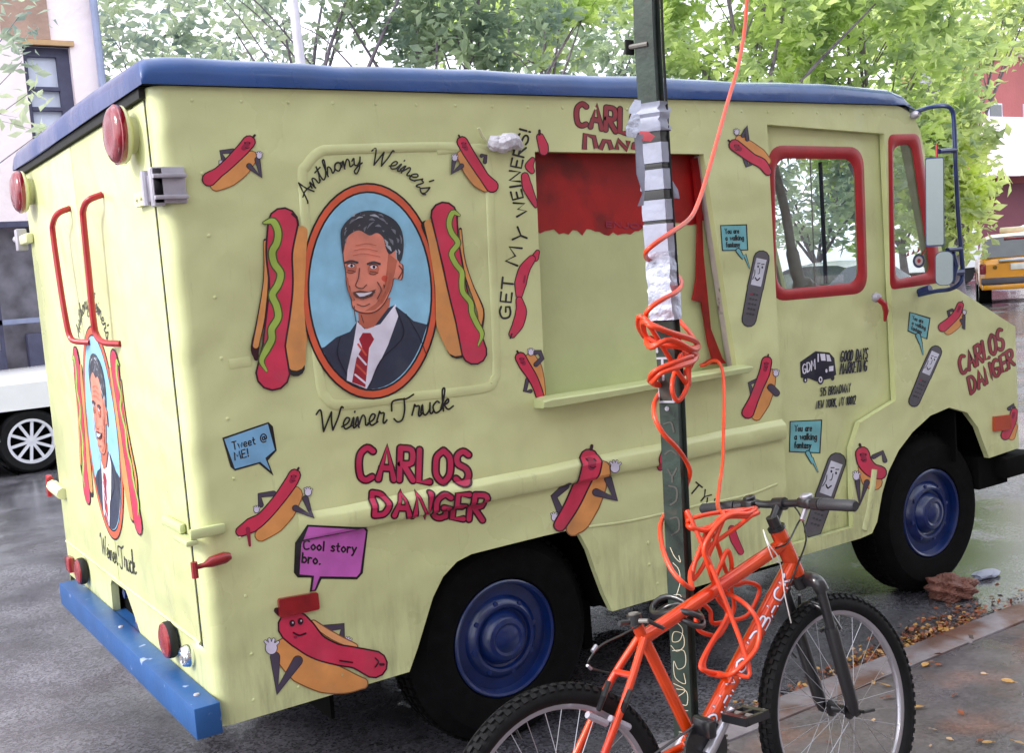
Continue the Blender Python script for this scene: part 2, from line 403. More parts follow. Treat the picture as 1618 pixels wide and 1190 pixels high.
# rear lower panel with number plate recess
mb = MB()
pr0, pr1 = .955, 1.255
lower = [(XR, ZB+.08), (XR, .655), (W-XR, .655), (W-XR, ZB+.1), (1.245, ZB+.1), (1.235, .635), (.99, .635), (.9, ZB+.09)]
lower = [(XR, .415), (XR, .657), (W-XR, .657), (W-XR, .50), (1.29, .50), (1.28, .62), (1.25, .645), (1.03, .645), (1.0, .62), (.86, .50), (.5, .47)]
mb.prism([lower], lambda u, v, t: (t, u, v), 0, .03, M_body)
mb.build('rear_valance', truck, smooth=30)
mb = MB(); mb.box((.08, .8, .4), (.11, 1.35, .66), M_under); mb.box((.03, 1.0, .5), (.08, 1.06, .64), mat('rust_bracket', srgb((190, 120, 84)), .6))
mb.tube([(.075, 1.16, .6), (.02, 1.16, .6)], .02, M_wheelblue)
mb.build('plate_recess', truck)
# doors
yc = 1.10
for (ya, yb) in ((.078, yc-.004), (yc+.004, W-.078)):
    mb = MB(); mb.box((-.006, ya, .664), (.026, yb, 2.372), M_body, bev=.008)
    mb.build('rear_door', truck, smooth=40)
for yy in (.0735, W-.0735):
    mb = MB(); mb.tube([(.002, yy, 2.37), (.002, yy, .66)], .005, M_black, 6); mb.build('door_seal', truck)
# crease over the bottom of the doors
mb = MB(); mb.tube([(-.004, .08, .669), (-.008, 1.1, .672), (-.004, W-.08, .669)], .007, M_body, 6); mb.build('bottom_bead', truck)
# rub rail
mb = MB()
prof = [(-.0005, 1.038), (-.022, 1.020), (-.026, 1.012), (-.024, .962), (-.018, .953), (-.0005, .950)]
xs_ = [.33+i*.0+ (2.585-.33)*i/30 for i in range(31)]; vs = []; fs = []
for i, x_ in enumerate(xs_):
    e = min(1, max(.02, (x_-.30)/.25)); wob = .0012*math.sin(x_*9)+.0008*math.sin(x_*23)
    vs += [(x_, y*e+wob*(y < -.01), z+wob) for y, z in prof]
n = len(prof)
for i in range(30):
    for k in range(n-1): fs.append((i*n+k, i*n+k+1, (i+1)*n+k+1, (i+1)*n+k))
fs += [tuple(range(n)), tuple(30*n+k for k in range(n))]
mb.add(vs, fs, M_body); mb.build('rub_rail', truck, smooth=40)
# embossed beads on the side
def bead(name, pts, r=.012, closed=False, sub=5, mt=None, flat=.45, parent=truck):
    P = catmull([(p[0], 0, p[1]) for p in pts], sub, closed)
    b = MB(); b.tube(P, r, mt or M_body, 8, closed)
    b.v = [(x, y*flat-.0008, z) for x, y, z in b.v]
    return b.build(name, parent, smooth=60)
pan = [XZ(*q) for q in [(478, 290), (484, 262), (505, 240), (540, 236), (700, 232), (752, 238), (770, 262), (777, 400), (784, 570), (780, 600), (762, 614), (640, 628), (540, 640), (515, 628), (505, 600), (492, 470)]]
bead('embossed_panel', pan, .017, True, 5, flat=.24)
bead('embossed_crease', [XZ(*q) for q in [(930, 833), (1000, 823), (1100, 800), (1180, 783), (1228, 765)]], .006, flat=.4)
bead('embossed_crease', [XZ(*q) for q in [(362, 576), (380, 573), (396, 571)]], .016, flat=.10)
bead('embossed_crease', [XZ(*q) for q in [(690, 238), (740, 234), (800, 231)]], .014, flat=.2)
# rivets
for (px, py) in ((1024, 858), (1026, 892)):
    p = PY(px, py, 0); b = MB(); b.lathe([(.008, 0), (.007, .003), (.003, .005), (0, .0055)], p, (0, -1, 0), M_body, 10); b.build('rivet', truck)
for zz in (2.36, .47):
    x_ = .12
    while x_ < 3.4:
        if not (zz < 1 and (.55 < x_ < 1.7 or x_ > 2.5)):
            b = MB(); b.lathe([(.006, 0), (.0055, .0018), (.003, .003), (0, .0034)], (x_, 0, zz), (0, -1, 0), M_body, 8); b.build('rivet', truck)
        x_ += .155
for xs__ in (.13,):
    zz = .62
    while zz < 2.3:
        b = MB(); b.lathe([(.006, 0), (.0055, .0018), (.003, .003), (0, .0034)], (xs__, 0, zz), (0, -1, 0), M_body, 8); b.build('rivet', truck); zz += .19
# serving hatch: recessed panel, red upper part, shelf
SH = -.0
rec = MB(); D = .085
rx0, rx1 = 1.30, 2.46
redlow = 1.885
top = [(rx0, 1.90)]
k = 0; xr = rx0

r5 = random.Random(11)
while xr < rx1:
    top.append((xr, 1.905+.012*math.sin(xr*6)+r5.uniform(-.014, .012))); xr += .022
top.append((rx1, 1.90))
low = [(rx0, 1.25)]+[(rx1, 1.25)]+top[::-1]
up = top+[(rx1, 2.23), (rx0, 2.23)]
rec.prism([low], exec_side(D), 0, .01, M_body2)
rec.build('hatch_panel', truck, smooth=0)
rec = MB(); rec.prism([up], exec_side(D-.003), 0, .012, M_redpaint)
rec.build('hatch_red_top', truck, smooth=0)
# side jambs (dirty white wooden frame with red strip)
j = MB()
jt, jb = XZ(1112, 243), (2.335, 1.287)
def qx(t, a, b): return (a[0]+(b[0]-a[0])*t, a[1]+(b[1]-a[1])*t)
vs = []
for t in (0, 1):
    x_, z_ = qx(t, jt, jb)
    vs += [(x_+.012, .001, z_), (x_+.012, .04, z_), (x_+.020, .044, z_), (x_+.020, D-.005, z_), (x_+.05, .001, z_), (x_+.05, D-.005, z_)]
j.add(vs, [(0, 1, 7, 6), (1, 2, 8, 7), (2, 3, 9, 8), (0, 6, 10, 4), (3, 5, 11, 9), (4, 10, 11, 5)], M_jamb)
j.build('hatch_jamb', truck, smooth=0)
j = MB()
redp = [XZ(*q, D-.02) for q in [(1092, 250), (1105, 249), (1110, 400), (1122, 520), (1140, 566), (1146, 574), (1105, 577), (1125, 566), (1118, 540), (1108, 478), (1094, 474), (1100, 440), (1102, 360), (1098, 300)]]
j.prism([redp], exec_side(D-.026), 0, .012, M_redpaint); j.build('torn_red_strip', truck, smooth=0)
s_ = MB()
shl = [XZ(846, 641), XZ(857, 618), XZ(1166, 572), XZ(1172, 586)]
vs = []
for (x_, z0_, z1_, yo) in ((1.287, 1.262, 1.290, .062), (1.32, 1.259, 1.295, .07), (1.6, 1.262, 1.293, .068), (2.0, 1.268, 1.298, .07), (2.34, 1.272, 1.300, .066), (2.372, 1.278, 1.296, .052)):
    vs += [(x_, -.0005, z1_+.004), (x_, -yo, z1_), (x_, -yo-.006, z1_-.006), (x_, -yo-.004, z0_+.004), (x_, -yo+.004, z0_), (x_, -.0005, z0_-.002)]
fs = []
for i in range(5):
    for k in range(6): fs.append((i*6+k, i*6+(k+1) % 6, (i+1)*6+(k+1) % 6, (i+1)*6+k))
fs += [tuple(range(6)), tuple(30+k for k in range(6))]
s_.add(vs, fs, M_body2); s_.build('serving_shelf', truck, smooth=35)
sh2 = MB(); sh2.box((1.31, .028, 1.262), (2.45, .09, 1.288), M_body2); sh2.build('hatch_sill', truck, smooth=0)
# side door, recessed
mb = MB()
DY = .036
dw_o = [XZ(1212, 229, DY), XZ(1364, 232, DY), XZ(1371, 463, DY), XZ(1217, 477, DY)]
dw_h = [XZ(1222, 241, DY), XZ(1353, 243, DY), XZ(1360, 453, DY), XZ(1224, 466, DY)]
dh = rquad(dw_h, .09)
mb.prism([[(2.56, .44), (3.06, .44), (3.08, .8), (3.13, .92), (3.39, .98), (3.39, 2.33), (2.56, 2.33)], dh], exec_side(DY), 0, .02, M_body)
sd = mb.build('side_door', truck, smooth=30)
# red window frame with glass
def frame(name, o, h, ro, rh, y, th, mt, parent):
    b = MB(); n = 8
    O = rquad(o, ro, n); H = rquad(h, rh, n); N_ = len(O); vs = []
    for i in range(N_):
        ov, hv = Vector(O[i]), Vector(H[i]); m_ = ov.lerp(hv, .35); m2 = ov.lerp(hv, .7)
        vs += [(ov.x, y, ov.y), (m_.x, y-th, m_.y), (m2.x, y-th, m2.y), (hv.x, y+.004, hv.y)]
    fs = []
    for i in range(N_):
        k = (i+1) % N_
        for a in range(3): fs.append((i*4+a, i*4+a+1, k*4+a+1, k*4+a))
    b.add(vs, fs, mt); return b.build(name, parent, smooth=50)
dwf = [XZ(1225, 250, DY), XZ(1350, 251, DY), XZ(1357, 446, DY), XZ(1228, 458, DY)]
fr = frame('door_window', dw_o, dwf, .10, .08, DY-.001, .007, M_red, truck)
mb = MB(); mb.prism([rquad([XZ(1222, 244, DY), XZ(1353, 246, DY), XZ(1360, 451, DY), XZ(1224, 462, DY)], .08)], exec_side(DY+.012), 0, .003, M_glass); mb.build('pane', fr, smooth=0)
mb = MB(); a = PY(1296, 256, .07); b_ = PY(1305, 448, .07); mb.tube([a, b_], .009, M_black, 8); mb.build('window_bar', fr)
mb = MB(); a = PY(1280, 250, .065); b_ = PY(1288, 455, .065); mb.tube([a, b_], .0035, M_steel, 6); mb.build('glass_edge', fr)
f2 = frame('quarter_window', [XZ(1403, 212), XZ(1452, 211), XZ(1491, 446), XZ(1406, 458)], [XZ(1411, 232), XZ(1440, 226), XZ(1470, 430), XZ(1416, 442)], .04, .05, -.001, .006, M_red, truck)
mb = MB(); mb.prism([rquad([XZ(1409, 217), XZ(1449, 217), XZ(1482, 439), XZ(1413, 450)], .04)], exec_side(.006), 0, .003, M_glass); mb.build('pane', f2, smooth=0)
# door handle / red strap by the pillar
mb = MB(); a = PY(1384, 470, -.01)
mb.lathe([(.02, 0), (.024, .012), (.016, .03), (0, .036)], (a.x, 0, a.z), (0, -1, 0), M_grey, 14)
mb.tube([PY(1388, 473, -.03), PY(1397, 480, -.035), PY(1400, 492, -.03), PY(1398, 507, -.012)], [.012, .015, .013, .006], M_red, 8)
mb.build('door_latch', truck)
# step sill near the arch (raised yellow post)
bead('door_post', [XZ(1381, 742), XZ(1374, 800), XZ(1366, 838)], .02, flat=.5)
# floor, interior, chassis
mb = MB()
mb.box((.05, .70, .56), (3.9, W-.70, .6), M_int); mb.box((1.7, .06, .56), (3.0, .699, .6), M_int); mb.box((.06, .03, 2.38), (3.6, W-.03, 2.40), M_intl)
mb.box((2.2, .12, .6), (2.23, W-.04, 1.05), M_int)
mb.build('floor_pan', truck, smooth=0)
mb = MB()
mb.box((.0, .5, .36), (4.1, .62, .5), M_under); mb.box((.0, 1.54, .36), (4.1, 1.66, .5), M_under)
mb.box((.05, .36, .42), (.6, W-.3, .56), M_under)
for xx in (1.13, 3.695): mb.tube([(xx, .2, .40), (xx, 1.9, .40)], .06, M_under, 12)
mb.lathe([(0, -.16), (.12, -.12), (.17, 0), (.12, .12), (0, .16)], (1.13, 1.0, .4), (0, 1, 0), M_under, 16)
mb.box((1.75, .35, .3), (2.6, .75, .5), M_under, bev=.03); mb.box((2.0, 1.0, .25), (3.4, 1.4, .5), M_under, bev=.03)
mb.box((.1, .75, .27), (1.0, 1.5, .5), M_under, bev=.04); mb.box((1.5, .75, .24), (3.1, 1.95, .52), M_under, bev=.04); mb.box((2.65, .3, .26), (3.0, .74, .5), M_under, bev=.03)  # low undertray boxes added to keep light out from under the truck
mb.box((.50, .30, .20), (.515, 2.0, .5), M_under); mb.box((1.66, .3, .16), (1.70, 1.98, .5), M_under); mb.box((3.3, .7, .22), (4.1, 1.5, .5), M_under, bev=.03)  # full-width flaps and a front box, also added to block light underneath
mb.build('chassis', truck, smooth=40)
# wheel wells
for (xa, xb, zt) in ((.60, 1.62, .86), (3.08, 4.22, 1.06)):
    mb = MB()
    mb.box((xa, .66, .22), (xb, .68, zt), M_under); mb.box((xa, .06, zt), (xb, .68, zt+.02), M_under)
    mb.box((xa-.02, .06, .40), (xa, .68, zt), M_under); mb.box((xb, .06, .62 if xa > 2 else .40), (xb+.015, .68, zt), M_under)
    mb.build('wheel_well', truck, smooth=0)
# cab bits
mb = MB()
mb.tube(catmull([PY(1222, 262, .30), PY(1240, 330, .28), PY(1252, 400, .27), PY(1266, 448, .26), PY(1295, 470, .25)], 6), [.022]*12+[.03]*6+[.05]*7, M_steel, 12)
mb.build('grab_column', truck)
mb = MB(); cen = Vector((3.45, .45, 1.22)); axd = Vector((-.5, 0, .86)).normalized(); uu = Vector((0, 1, 0)); ww = axd.cross(uu)
mb.tube([cen+(uu*math.cos(a)+ww*math.sin(a))*.2 for a in [2*math.pi*k/28 for k in range(28)]], .013, M_black, 8, closed=True)
mb.tube([cen, cen-axd*.5], .02, M_black, 8); mb.tube([cen+uu*.2, cen-uu*.2], .01, M_black, 6); mb.build('steering_wheel', truck)
mb = MB(); mb.box((2.75, .3, .6), (3.15, .7, .95), M_int, bev=.04); mb.box((2.7, .3, .95), (2.8, .7, 1.35), M_int, bev=.04); mb.build('driver_seat', truck)
# front: hood, nose, windshield
h0, h1 = XZ(1515, 458), XZ(1604, 516); nb_ = XZ(1610, 708); ws1 = XZ(1500, 452); ws0 = XZ(1456, 212)
mb = MB(); e = .03
mb.add([(ws1[0]+.001, .0285, ws1[1]), (ws1[0]+.001, W-.0285, ws1[1]), (h0[0], W-.0285, h0[1]), (h0[0], .0285, h0[1]), (h1[0], W-.0285, h1[1]), (h1[0], .0285, h1[1]), (nb_[0], W-.0285, nb_[1]), (nb_[0], .0285, nb_[1])],
       [(0, 1, 2, 3), (3, 2, 4, 5), (5, 4, 6, 7)], M_body)
mb.box((3.85, .028, .64), (3.86, W-.028, 1.49), M_under)
mb.build('bonnet', truck, smooth=0)
for yy in (.36, W-.36):
    mb = MB(); mb.lathe([(.11, 0), (.11, .03), (.09, .035), (.085, .02), (.05, .045), (0, .05)], (nb_[0], yy, 1.0), (1, 0, 0), M_chrome, 24); mb.build('headlight', truck)
mb = MB()
wx0, wz0, wx1, wz1 = ws1[0], ws1[1], ws0[0]-.01, ws0[1]
def wsp(y, t, o=0): return (wx0+(wx1-wx0)*t+o, y, wz0+(wz1-wz0)*t)
for (ya, yb) in ((.0285, .10), (W/2-.025, W/2+.025), (W-.10, W-.0285)):
    mb.add([wsp(ya, 0), wsp(yb, 0), wsp(yb, 1), wsp(ya, 1), wsp(ya, 0, -.03), wsp(yb, 0, -.03), wsp(yb, 1, -.03), wsp(ya, 1, -.03)], [(0, 1, 2, 3), (7, 6, 5, 4), (0, 4, 5, 1), (1, 5, 6, 2), (2, 6, 7, 3), (3, 7, 4, 0)], M_body2)
hd = [XZ(*q) for q in [(1454, 207), (1447, 190), (1437, 177), (1424, 169)]]
vs = []
for (x_, z_) in hd: vs += [(x_, .0285, z_), (x_, W-.0285, z_)]
mb.add(vs, [(2*i, 2*i+1, 2*i+3, 2*i+2) for i in range(3)], M_body)
mb.build('windscreen_frame', truck, smooth=30)
mb = MB(); mb.add([wsp(.10, .0, -.012), wsp(W-.10, .0, -.012), wsp(W-.10, 1, -.012), wsp(.10, 1, -.012)], [(0, 1, 2, 3)], M_glass); mb.build('windscreen', truck, smooth=0)
mb = MB(); mb.box((nb_[0]-.16, -.03, .50), (nb_[0]+.12, W+.03, .61), M_under, bev=.015); mb.box((nb_[0]-.3, .04, .46), (nb_[0]-.05, W-.04, .63), M_under)
mb.build('front_bumper', truck)
# roof
mb = MB(); vs = []; fs = []
xst = [(-.028, .0), (-.03, .04), (-.027, .066), (-.018, .085), (.0, .097), (.05, .103), (.12, .105)]+[(.12+(3.25-.12)*i/24, .105) for i in range(1, 25)]+[(3.42, .095), (3.50, .07), (3.56, .03), (3.60, -.02), (3.63, -.05)]
nY = 44
sec = []
for k in range(nY+1):
    t = k/nY; yy = -.016+(W+.032)*(.5-.5*math.cos(math.pi*t))
    e = min(t, 1-t)
    d = min(yy+.016, W+.016-yy)
    hh = min(1, (max(0, 1-(1-min(d, .10)/.10)**2.7))**(1/2.7))*.88+.12*math.sin(math.pi*min(max((yy)/W, 0), 1))
    sec.append((yy, hh))
r6 = random.Random(5)
for i, (x_, h_) in enumerate(xst):
    zz0 = ZT-.012 if h_ >= 0 else ZT-.012
    for (yy, hh) in sec:
        wob = .003*math.sin(x_*7+yy*3)+.002*math.sin(x_*17)
        vs.append((x_, yy, (ZT-.008 if x_ < 3.5 else ZT-.008-(x_-3.5)*.3)+max(h_, 0)*hh+(wob if .1 < hh else 0)))
n = nY+1
for i in range(len(xst)-1):
    for k in range(nY): fs.append((i*n+k, i*n+k+1, (i+1)*n+k+1, (i+1)*n+k))
mb.add(vs, fs, M_blue)
mb.add([(-.03, -.016, ZT-.009), (3.55, -.016, ZT-.009), (3.55, .03, ZT-.009), (-.03, .03, ZT-.009), (-.03, W+.016, ZT-.009), (.03, W+.016, ZT-.009), (.03, .03, ZT-.009)], [(0, 1, 2, 3), (3, 6, 5, 4)], M_under)
mb.build('roof', truck, smooth=50)
mb = MB(); mb.box((-.02, .06, 2.374), (-.002, W-.05, 2.402), M_black); mb.build('roof_gasket', truck, smooth=0)
# rear bumper
mb = MB()
a, b_ = PX(312, 1121, -.085), PX(100, 925, -.085)
mb.box((-.085, -.055, .415), (-.002, 1.93, .515), M_bumper, bev=.004)
mb.box((-.002, .85, .44), (.07, 1.30, .505), M_bumper)
mb.build('rear_bumper', truck)
for (yy, zz) in ((.06, .516), (1.0, .516)):
    mb = MB(); mb.lathe([(.010, 0), (.009, .004), (0, .007)], (-.04, yy, zz-.001), (0, 0, 1), M_grey, 10); mb.build('bolt', truck)
# wheels
M_ttyre = mat('truck_tyre', (.003, .003, .0034), .8, var=.4, vscale=20, bump=.001, bscale=90, spec=.12)
def truck_wheel(xc, yface, zc, sgn=-1):
    b = MB(); R = .40; ax = (0, sgn, 0); o = (xc, yface, zc)
    b.lathe([(.222, -.006), (.232, .008), (.29, .020), (.345, .016), (.375, -.005), (.392, -.03), (.398, -.06), (.398, -.17), (.385, -.20), (.33, -.22), (.23, -.2), (.222, -.006)], o, ax, M_ttyre, 56, caps=False)
    t = b.build('wheel', truck, smooth=30)
    kk = MB()
    for i in range(64):
        a = 2*math.pi*i/64
        for off, w_ in ((-.05, .024), (-.095, .018), (-.14, .024)):
            a2 = a+(.02 if off == -.095 else 0); c = Vector((xc+math.cos(a2)*.4, yface+sgn*off, zc+math.sin(a2)*.4))
            er = Vector((math.cos(a2), 0, math.sin(a2))); et = Vector((-math.sin(a2), 0, math.cos(a2)))
            kk.obox(c, er*.006, et*.013, Vector((0, w_*.5, 0)), M_ttyre)
    kk.build('tread', t, smooth=0)['kind'] = 'stuff'
    b = MB()
    b.lathe([(.222, -.03), (.2225, .004), (.217, .008), (.208, .004), (.203, -.012), (.196, -.055), (.186, -.062), (.176, -.05), (.150, -.020), (.140, -.008), (.128, -.002), (.118, -.005), (.112, -.018), (.104, -.022), (.096, -.012), (.088, .006), (.078, .016), (.062, .020), (.052, .016), (.045, .018), (.03, .026), (0, .029)], o, ax, M_wheelblue, 56)
    b.build('rim', t, smooth=25)
    for i in range(8):
        h = MB(); a = 2*math.pi*i/8+.2; h.lathe([(.011, 0), (.010, .008), (0, .009)], (xc+math.cos(a)*.138, yface+sgn*(-.012), zc+math.sin(a)*.138), ax, M_wheelblue, 8)
        h.build('wheel_nut', t)
    return t
truck_wheel(1.13, .075, .40); truck_wheel(3.695, .075, .40)
truck_wheel(1.13, W-.075, .40, 1); truck_wheel(3.695, W-.075, .40, 1)
# rear lamps
def lamp(px, py, r, name, mt, rx=-.012, stalk=.0, flat=.03, prof=None):
    p = PX(px, py, rx); b = MB()
    b.lathe([(r*.96, -.004), (r*1.02, .004), (r*1.02, stalk+.006), (r*.98, stalk+.012)], (rx, p.y, p.z), (-1, 0, 0), M_black if stalk else M_dred, 28)
    o = b.build(name, truck, smooth=35); b = MB()
    b.lathe([(r*.97, stalk+.012), (r*.93, stalk+.012+flat*.5), (r*.7, stalk+.012+flat*.9), (r*.66, stalk+.012+flat*.8), (r*.3, stalk+.012+flat*1.1), (0, stalk+.012+flat*1.15)], (rx, p.y, p.z), (-1, 0, 0), mt, 28)
    b.build('lens', o, smooth=25); return o
def toplamp(px, py):
    p = PX(px, py, -.055); b = MB()
    b.lathe([(.055, -.05), (.06, -.03), (.082, -.022), (.090, -.014), (.090, -.004)], (p.x, p.y, p.z), (-1, 0, 0), M_cream, 30)
    b.lathe([(.085, -.0535), (.085, -.0495)], (p.x, p.y, p.z), (-1, 0, 0), M_black, 24)
    o = b.build('roof_lamp', truck, smooth=35); b = MB()
    b.lathe([(.090, -.006), (.093, .002), (.093, .010), (.088, .012), (.087, .016), (.080, .024), (.062, .032), (.055, .031), (.03, .038), (0, .039)], (p.x, p.y, p.z), (-1, 0, 0), M_lens, 30); b.build('lens', o, smooth=50)
    b = MB(); b.lathe([(.092, -.05), (.095, .002), (.0955, .008)], (p.x, p.y, p.z), (-1, 0, 0), M_chrome, 30, caps=False)
toplamp(187, 213); toplamp(32, 303)
lamp(272, 1010, .062, 'tail_lamp', M_dred, stalk=.012, flat=.012)
lamp(133, 902, .058, 'tail_lamp', M_dred, stalk=.012, flat=.012)
p = PX(303, 1035, 0); mb = MB(); mb.lathe([(.036, 0), (.038, .012), (.032, .03), (.027, .034), (.024, .02), (.0, .012)], (-.001, p.y, p.z), (-1, 0, 0), M_chrome, 24); mb.build('reversing_lamp', truck)
p = PX(117, 893, 0); mb = MB(); mb.box((-.03, p.y-.03, p.z-.03), (-.001, p.y+.05, p.z+.04), M_dred, bev=.008); mb.build('side_reflector', truck)
# reflectors on the side
mb = MB(); q = [XZ(*k) for k in [(438, 946), (500, 935), (503, 962), (440, 976)]]
mb.prism([rquad(q, .008, 3)], exec_side(-.014), 0, .0135, M_dred); mb.build('side_reflector', truck)
mb = MB(); q = [XZ(*k) for k in [(1568, 658), (1594, 655), (1594, 678), (1568, 682)]]
mb.prism([rquad(q, .006, 3)], exec_side(-.014), 0, .0135, mat('amber_reflector', srgb((176, 62, 28)), .25, coat=.4)); mb.build('side_marker', truck)
# hinges and latches
def hinge_big():
    b = MB(); a = XZ(234, 264); c = XZ(296, 326)
    b.box((-.028, -.012, c[1]+.004), (.006, .03, a[1]), M_grey, bev=.004)
    x1 = XZ(293, 300)[0]
    b.box((-.028, -.012, c[1]+.01), (x1, -.001, a[1]), M_grey, bev=.003)
    b.box((-.028, -.028, a[1]-.034), (x1, -.013, a[1]-.022), M_grey, bev=.002); b.box((-.028, -.028, c[1]+.022), (x1, -.013, c[1]+.034), M_grey, bev=.002)
    b.box((-.03, .03, c[1]+.02), (-.010, .09, a[1]-.02), M_grey, bev=.003)
    b.tube([(-.034, .045, c[1]+.01), (-.034, .045, a[1]-.006)], .012, M_grey, 10)
    b.build('hinge', truck)
    b = MB(); b.obox((-.018, .15, (a[1]+c[1])/2-.02), (0.010, 0, 0), (0, .06, .0), (0, 0, .022), M_cream)
    for yy in (.12, .17): b.lathe([(.008, 0), (.006, .006)], (-.028, yy, (a[1]+c[1])/2-.02), (-1, 0, 0), M_cream, 8)
    b.build('hinge_strap', truck)
hinge_big()
p = PX(45, 378, 0)
mb = MB(); mb.box((-.04, 2.0, p.z-.025), (-.006, W+.01, p.z+.02), M_cream, bev=.01); mb.box((-.05, W+.0, p.z-.05), (-.004, W+.055, p.z+.05), M_grey, bev=.006); mb.tube([(-.03, W+.055, p.z), (-.03, W+.14, p.z+.01)], .016, M_grey, 8); mb.build('hinge', truck)
z_ = XZ(320, 843)[1]
xh = XZ(355, 842)[0]; mb = MB(); mb.box((-.03, -.02, z_-.012), (xh, -.0005, z_+.022), M_body2, bev=.008); mb.box((-.045, -.02, z_-.03), (-.007, .12, z_-.012), M_body2, bev=.005)
mb.box((-.03, .09, z_-.012), (-.007, .30, z_+.022), M_body2, bev=.01); mb.build('hinge', truck)
z2 = XZ(325, 886)[1]
mb = MB(); mb.tube([(-.035, -.03, z2-.008), (.0, -.032, z2-.006), (.02, -.034, z2), (XZ(350, 882)[0], -.032, z2+.004), (XZ(359, 882)[0], -.03, z2+.005)], [.008, .008, .017, .019, .012], M_dred, 10)
mb.tube([(-.03, -.03, z2+.01), (-.03, -.03, z2-.04)], .011, M_dred, 8); mb.tube([(.05, -.03, z2), (.05, 0, z2)], .01, M_dred, 8); mb.build('door_holdback', truck)
p = PX(75, 755, 0)
mb = MB(); mb.tube([(-.02, 1.95, p.z-.02), (-.03, 2.12, p.z+.0)], .028, M_cream, 8); mb.tube([(-.03, W+.03, p.z+.04), (-.03, W+.05, p.z-.06)], .014, M_red, 8); mb.tube([(-.03, W-.02, p.z+.03), (-.03, W+.04, p.z+.03)], .012, M_red, 8); mb.build('hinge', truck)
# red grab rails on the doors
def grab(pts):
    P = catmull([PX(a, b, x_) for a, b, x_ in pts], 5); b = MB(); b.tube(P, .0115, M_red, 10); b.build('grab_rail', truck)
grab([(162, 307, -.008), (140, 316, -.055), (132, 330, -.065), (132, 350, -.065), (140, 430, -.065), (147, 500, -.065), (152, 528, -.06), (164, 541, -.05), (190, 543, -.008)])
grab([(110, 329, -.008), (92, 337, -.055), (84, 352, -.065), (84, 372, -.065), (95, 450, -.065), (104, 505, -.065), (110, 530, -.06), (118, 539, -.05), (142, 541, -.008)])
# white rag / wire clip near the hatch
mb = MB()
mb.tube(catmull([PY(772, 222, -.01), PY(790, 228, -.03), PY(808, 222, -.03), (PY(822, 232, -.02))], 5), [.02, .024, .028, .03, .026, .03, .034, .03, .034, .03, .03, .028, .026, .022, .02, .015][:16], mat('white_cloth', srgb((205, 202, 214)), .8, bump=.01, bscale=60), 8)
mb.tube([PY(756, 202, -.02), PY(762, 215, -.015), PY(772, 226, -.004)], .006, M_cream, 6)
mb.build('rag', truck)
# mirror assembly
mr = MB(); MYO = -.22
arm = catmull([PY(1448, 176, -.0), PY(1470, 169, -.12), PY(1492, 167, -.2), PY(1503, 172, MYO), PY(1507, 190, MYO), PY(1510, 260, MYO), PY(1514, 340, MYO), PY(1519, 400, MYO), PY(1521, 432, MYO), PY(1516, 448, MYO), PY(1500, 457, -.18), PY(1478, 460, -.1), PY(1452, 466, -.0)], 5)
mr.tube(arm, .0105, M_navy, 10)
mr.tube([PY(1484, 239, MYO), PY(1510, 237, MYO)], .012, M_navy, 8); mr.tube([PY(1480, 228, MYO), PY(1480, 250, MYO)], .006, M_red, 6)
mr.tube([PY(1452, 462, 0), PY(1470, 456, -.06)], .02, M_navy, 8)
ma = mr.build('mirror', truck)
def mirror_head(cx, cy, w2, h2, name, tilt, rnd_):
    c = PY(cx, cy, MYO-.01); back = Vector((-.80, -.55, .0)).normalized(); r_ = Vector((0, 0, 1)).cross(back).normalized(); u_ = back.cross(r_)
    u_ = (u_+r_*tilt).normalized(); r_ = u_.cross(back)
    if r_.dot(rt) < 0: r_ = -r_
    pts = rrect(-w2, -h2, w2, h2, rnd_)
    b = MB(); b.prism([pts], lambda a_, b2, t: c+r_*a_+u_*b2+back*t, -.05, 0, M_navy); o = b.build(name, ma)
    b = MB(); pts = rrect(-w2*.9, -h2*.965, w2*.9, h2*.965, rnd_*.9)
    b.prism([pts], lambda a_, b2, t: c+r_*a_+u_*b2+back*t, .0005, .003, M_mirror); b.build(name.replace('mirror_housing', 'mirror_face'), ma, smooth=0)
mirror_head(1477, 319, .040, .20, 'mirror_housing', .03, .008)
mirror_head(1492, 424, .040, .078, 'mirror_housing', .03, .03)
mb = MB(); mb.tube([PY(1497, 395, MYO), PY(1518, 393, MYO)], .012, M_navy, 8); mb.tube([PY(1500, 432, MYO), PY(1520, 430, MYO)], .016, M_navy, 8); mb.tube([PY(1503, 400, MYO), PY(1508, 420, MYO), PY(1502, 446, MYO)], .02, M_navy, 8); mb.build('mirror_bracket', ma)
mb = MB(); mb.lathe([(.018, 0), (.02, .02), (.01, .04)], (PY(1441, 182, 0).x, -.0, PY(1441, 182, 0).z), (0, -1, 0), M_grey, 12)
mb.build('mirror_clamp', ma)
# small windscreen decal (flower and blue ring)
mb = MB()
for (a_, b2, r_, mt) in ((1452, 412, .034, M_navy), (1452, 412, .022, M_jamb), (1452, 412, .010, M_red)):
    c = XZ(a_, b2, .004); o_ = {.034: 0, .022: .0006, .010: .0012}[r_]
    mb.prism([[(c[0]+r_*1.35*math.cos(k*.3142), c[1]+r_*math.sin(k*.3142)) for k in range(20)]], exec_side(.0045-o_), 0, .0004, mt)
for k in range(5):
    c = XZ(1434+k*8, 396-abs(2-k)*-3, .004); mb.prism([[(c[0]-.012, c[1]-.01), (c[0]+.012, c[1]-.006), (c[0]+.008+.004*k, c[1]+.018)]], exec_side(.004), 0, .0004, M_red)
mb.build('window_sticker', truck, smooth=0)
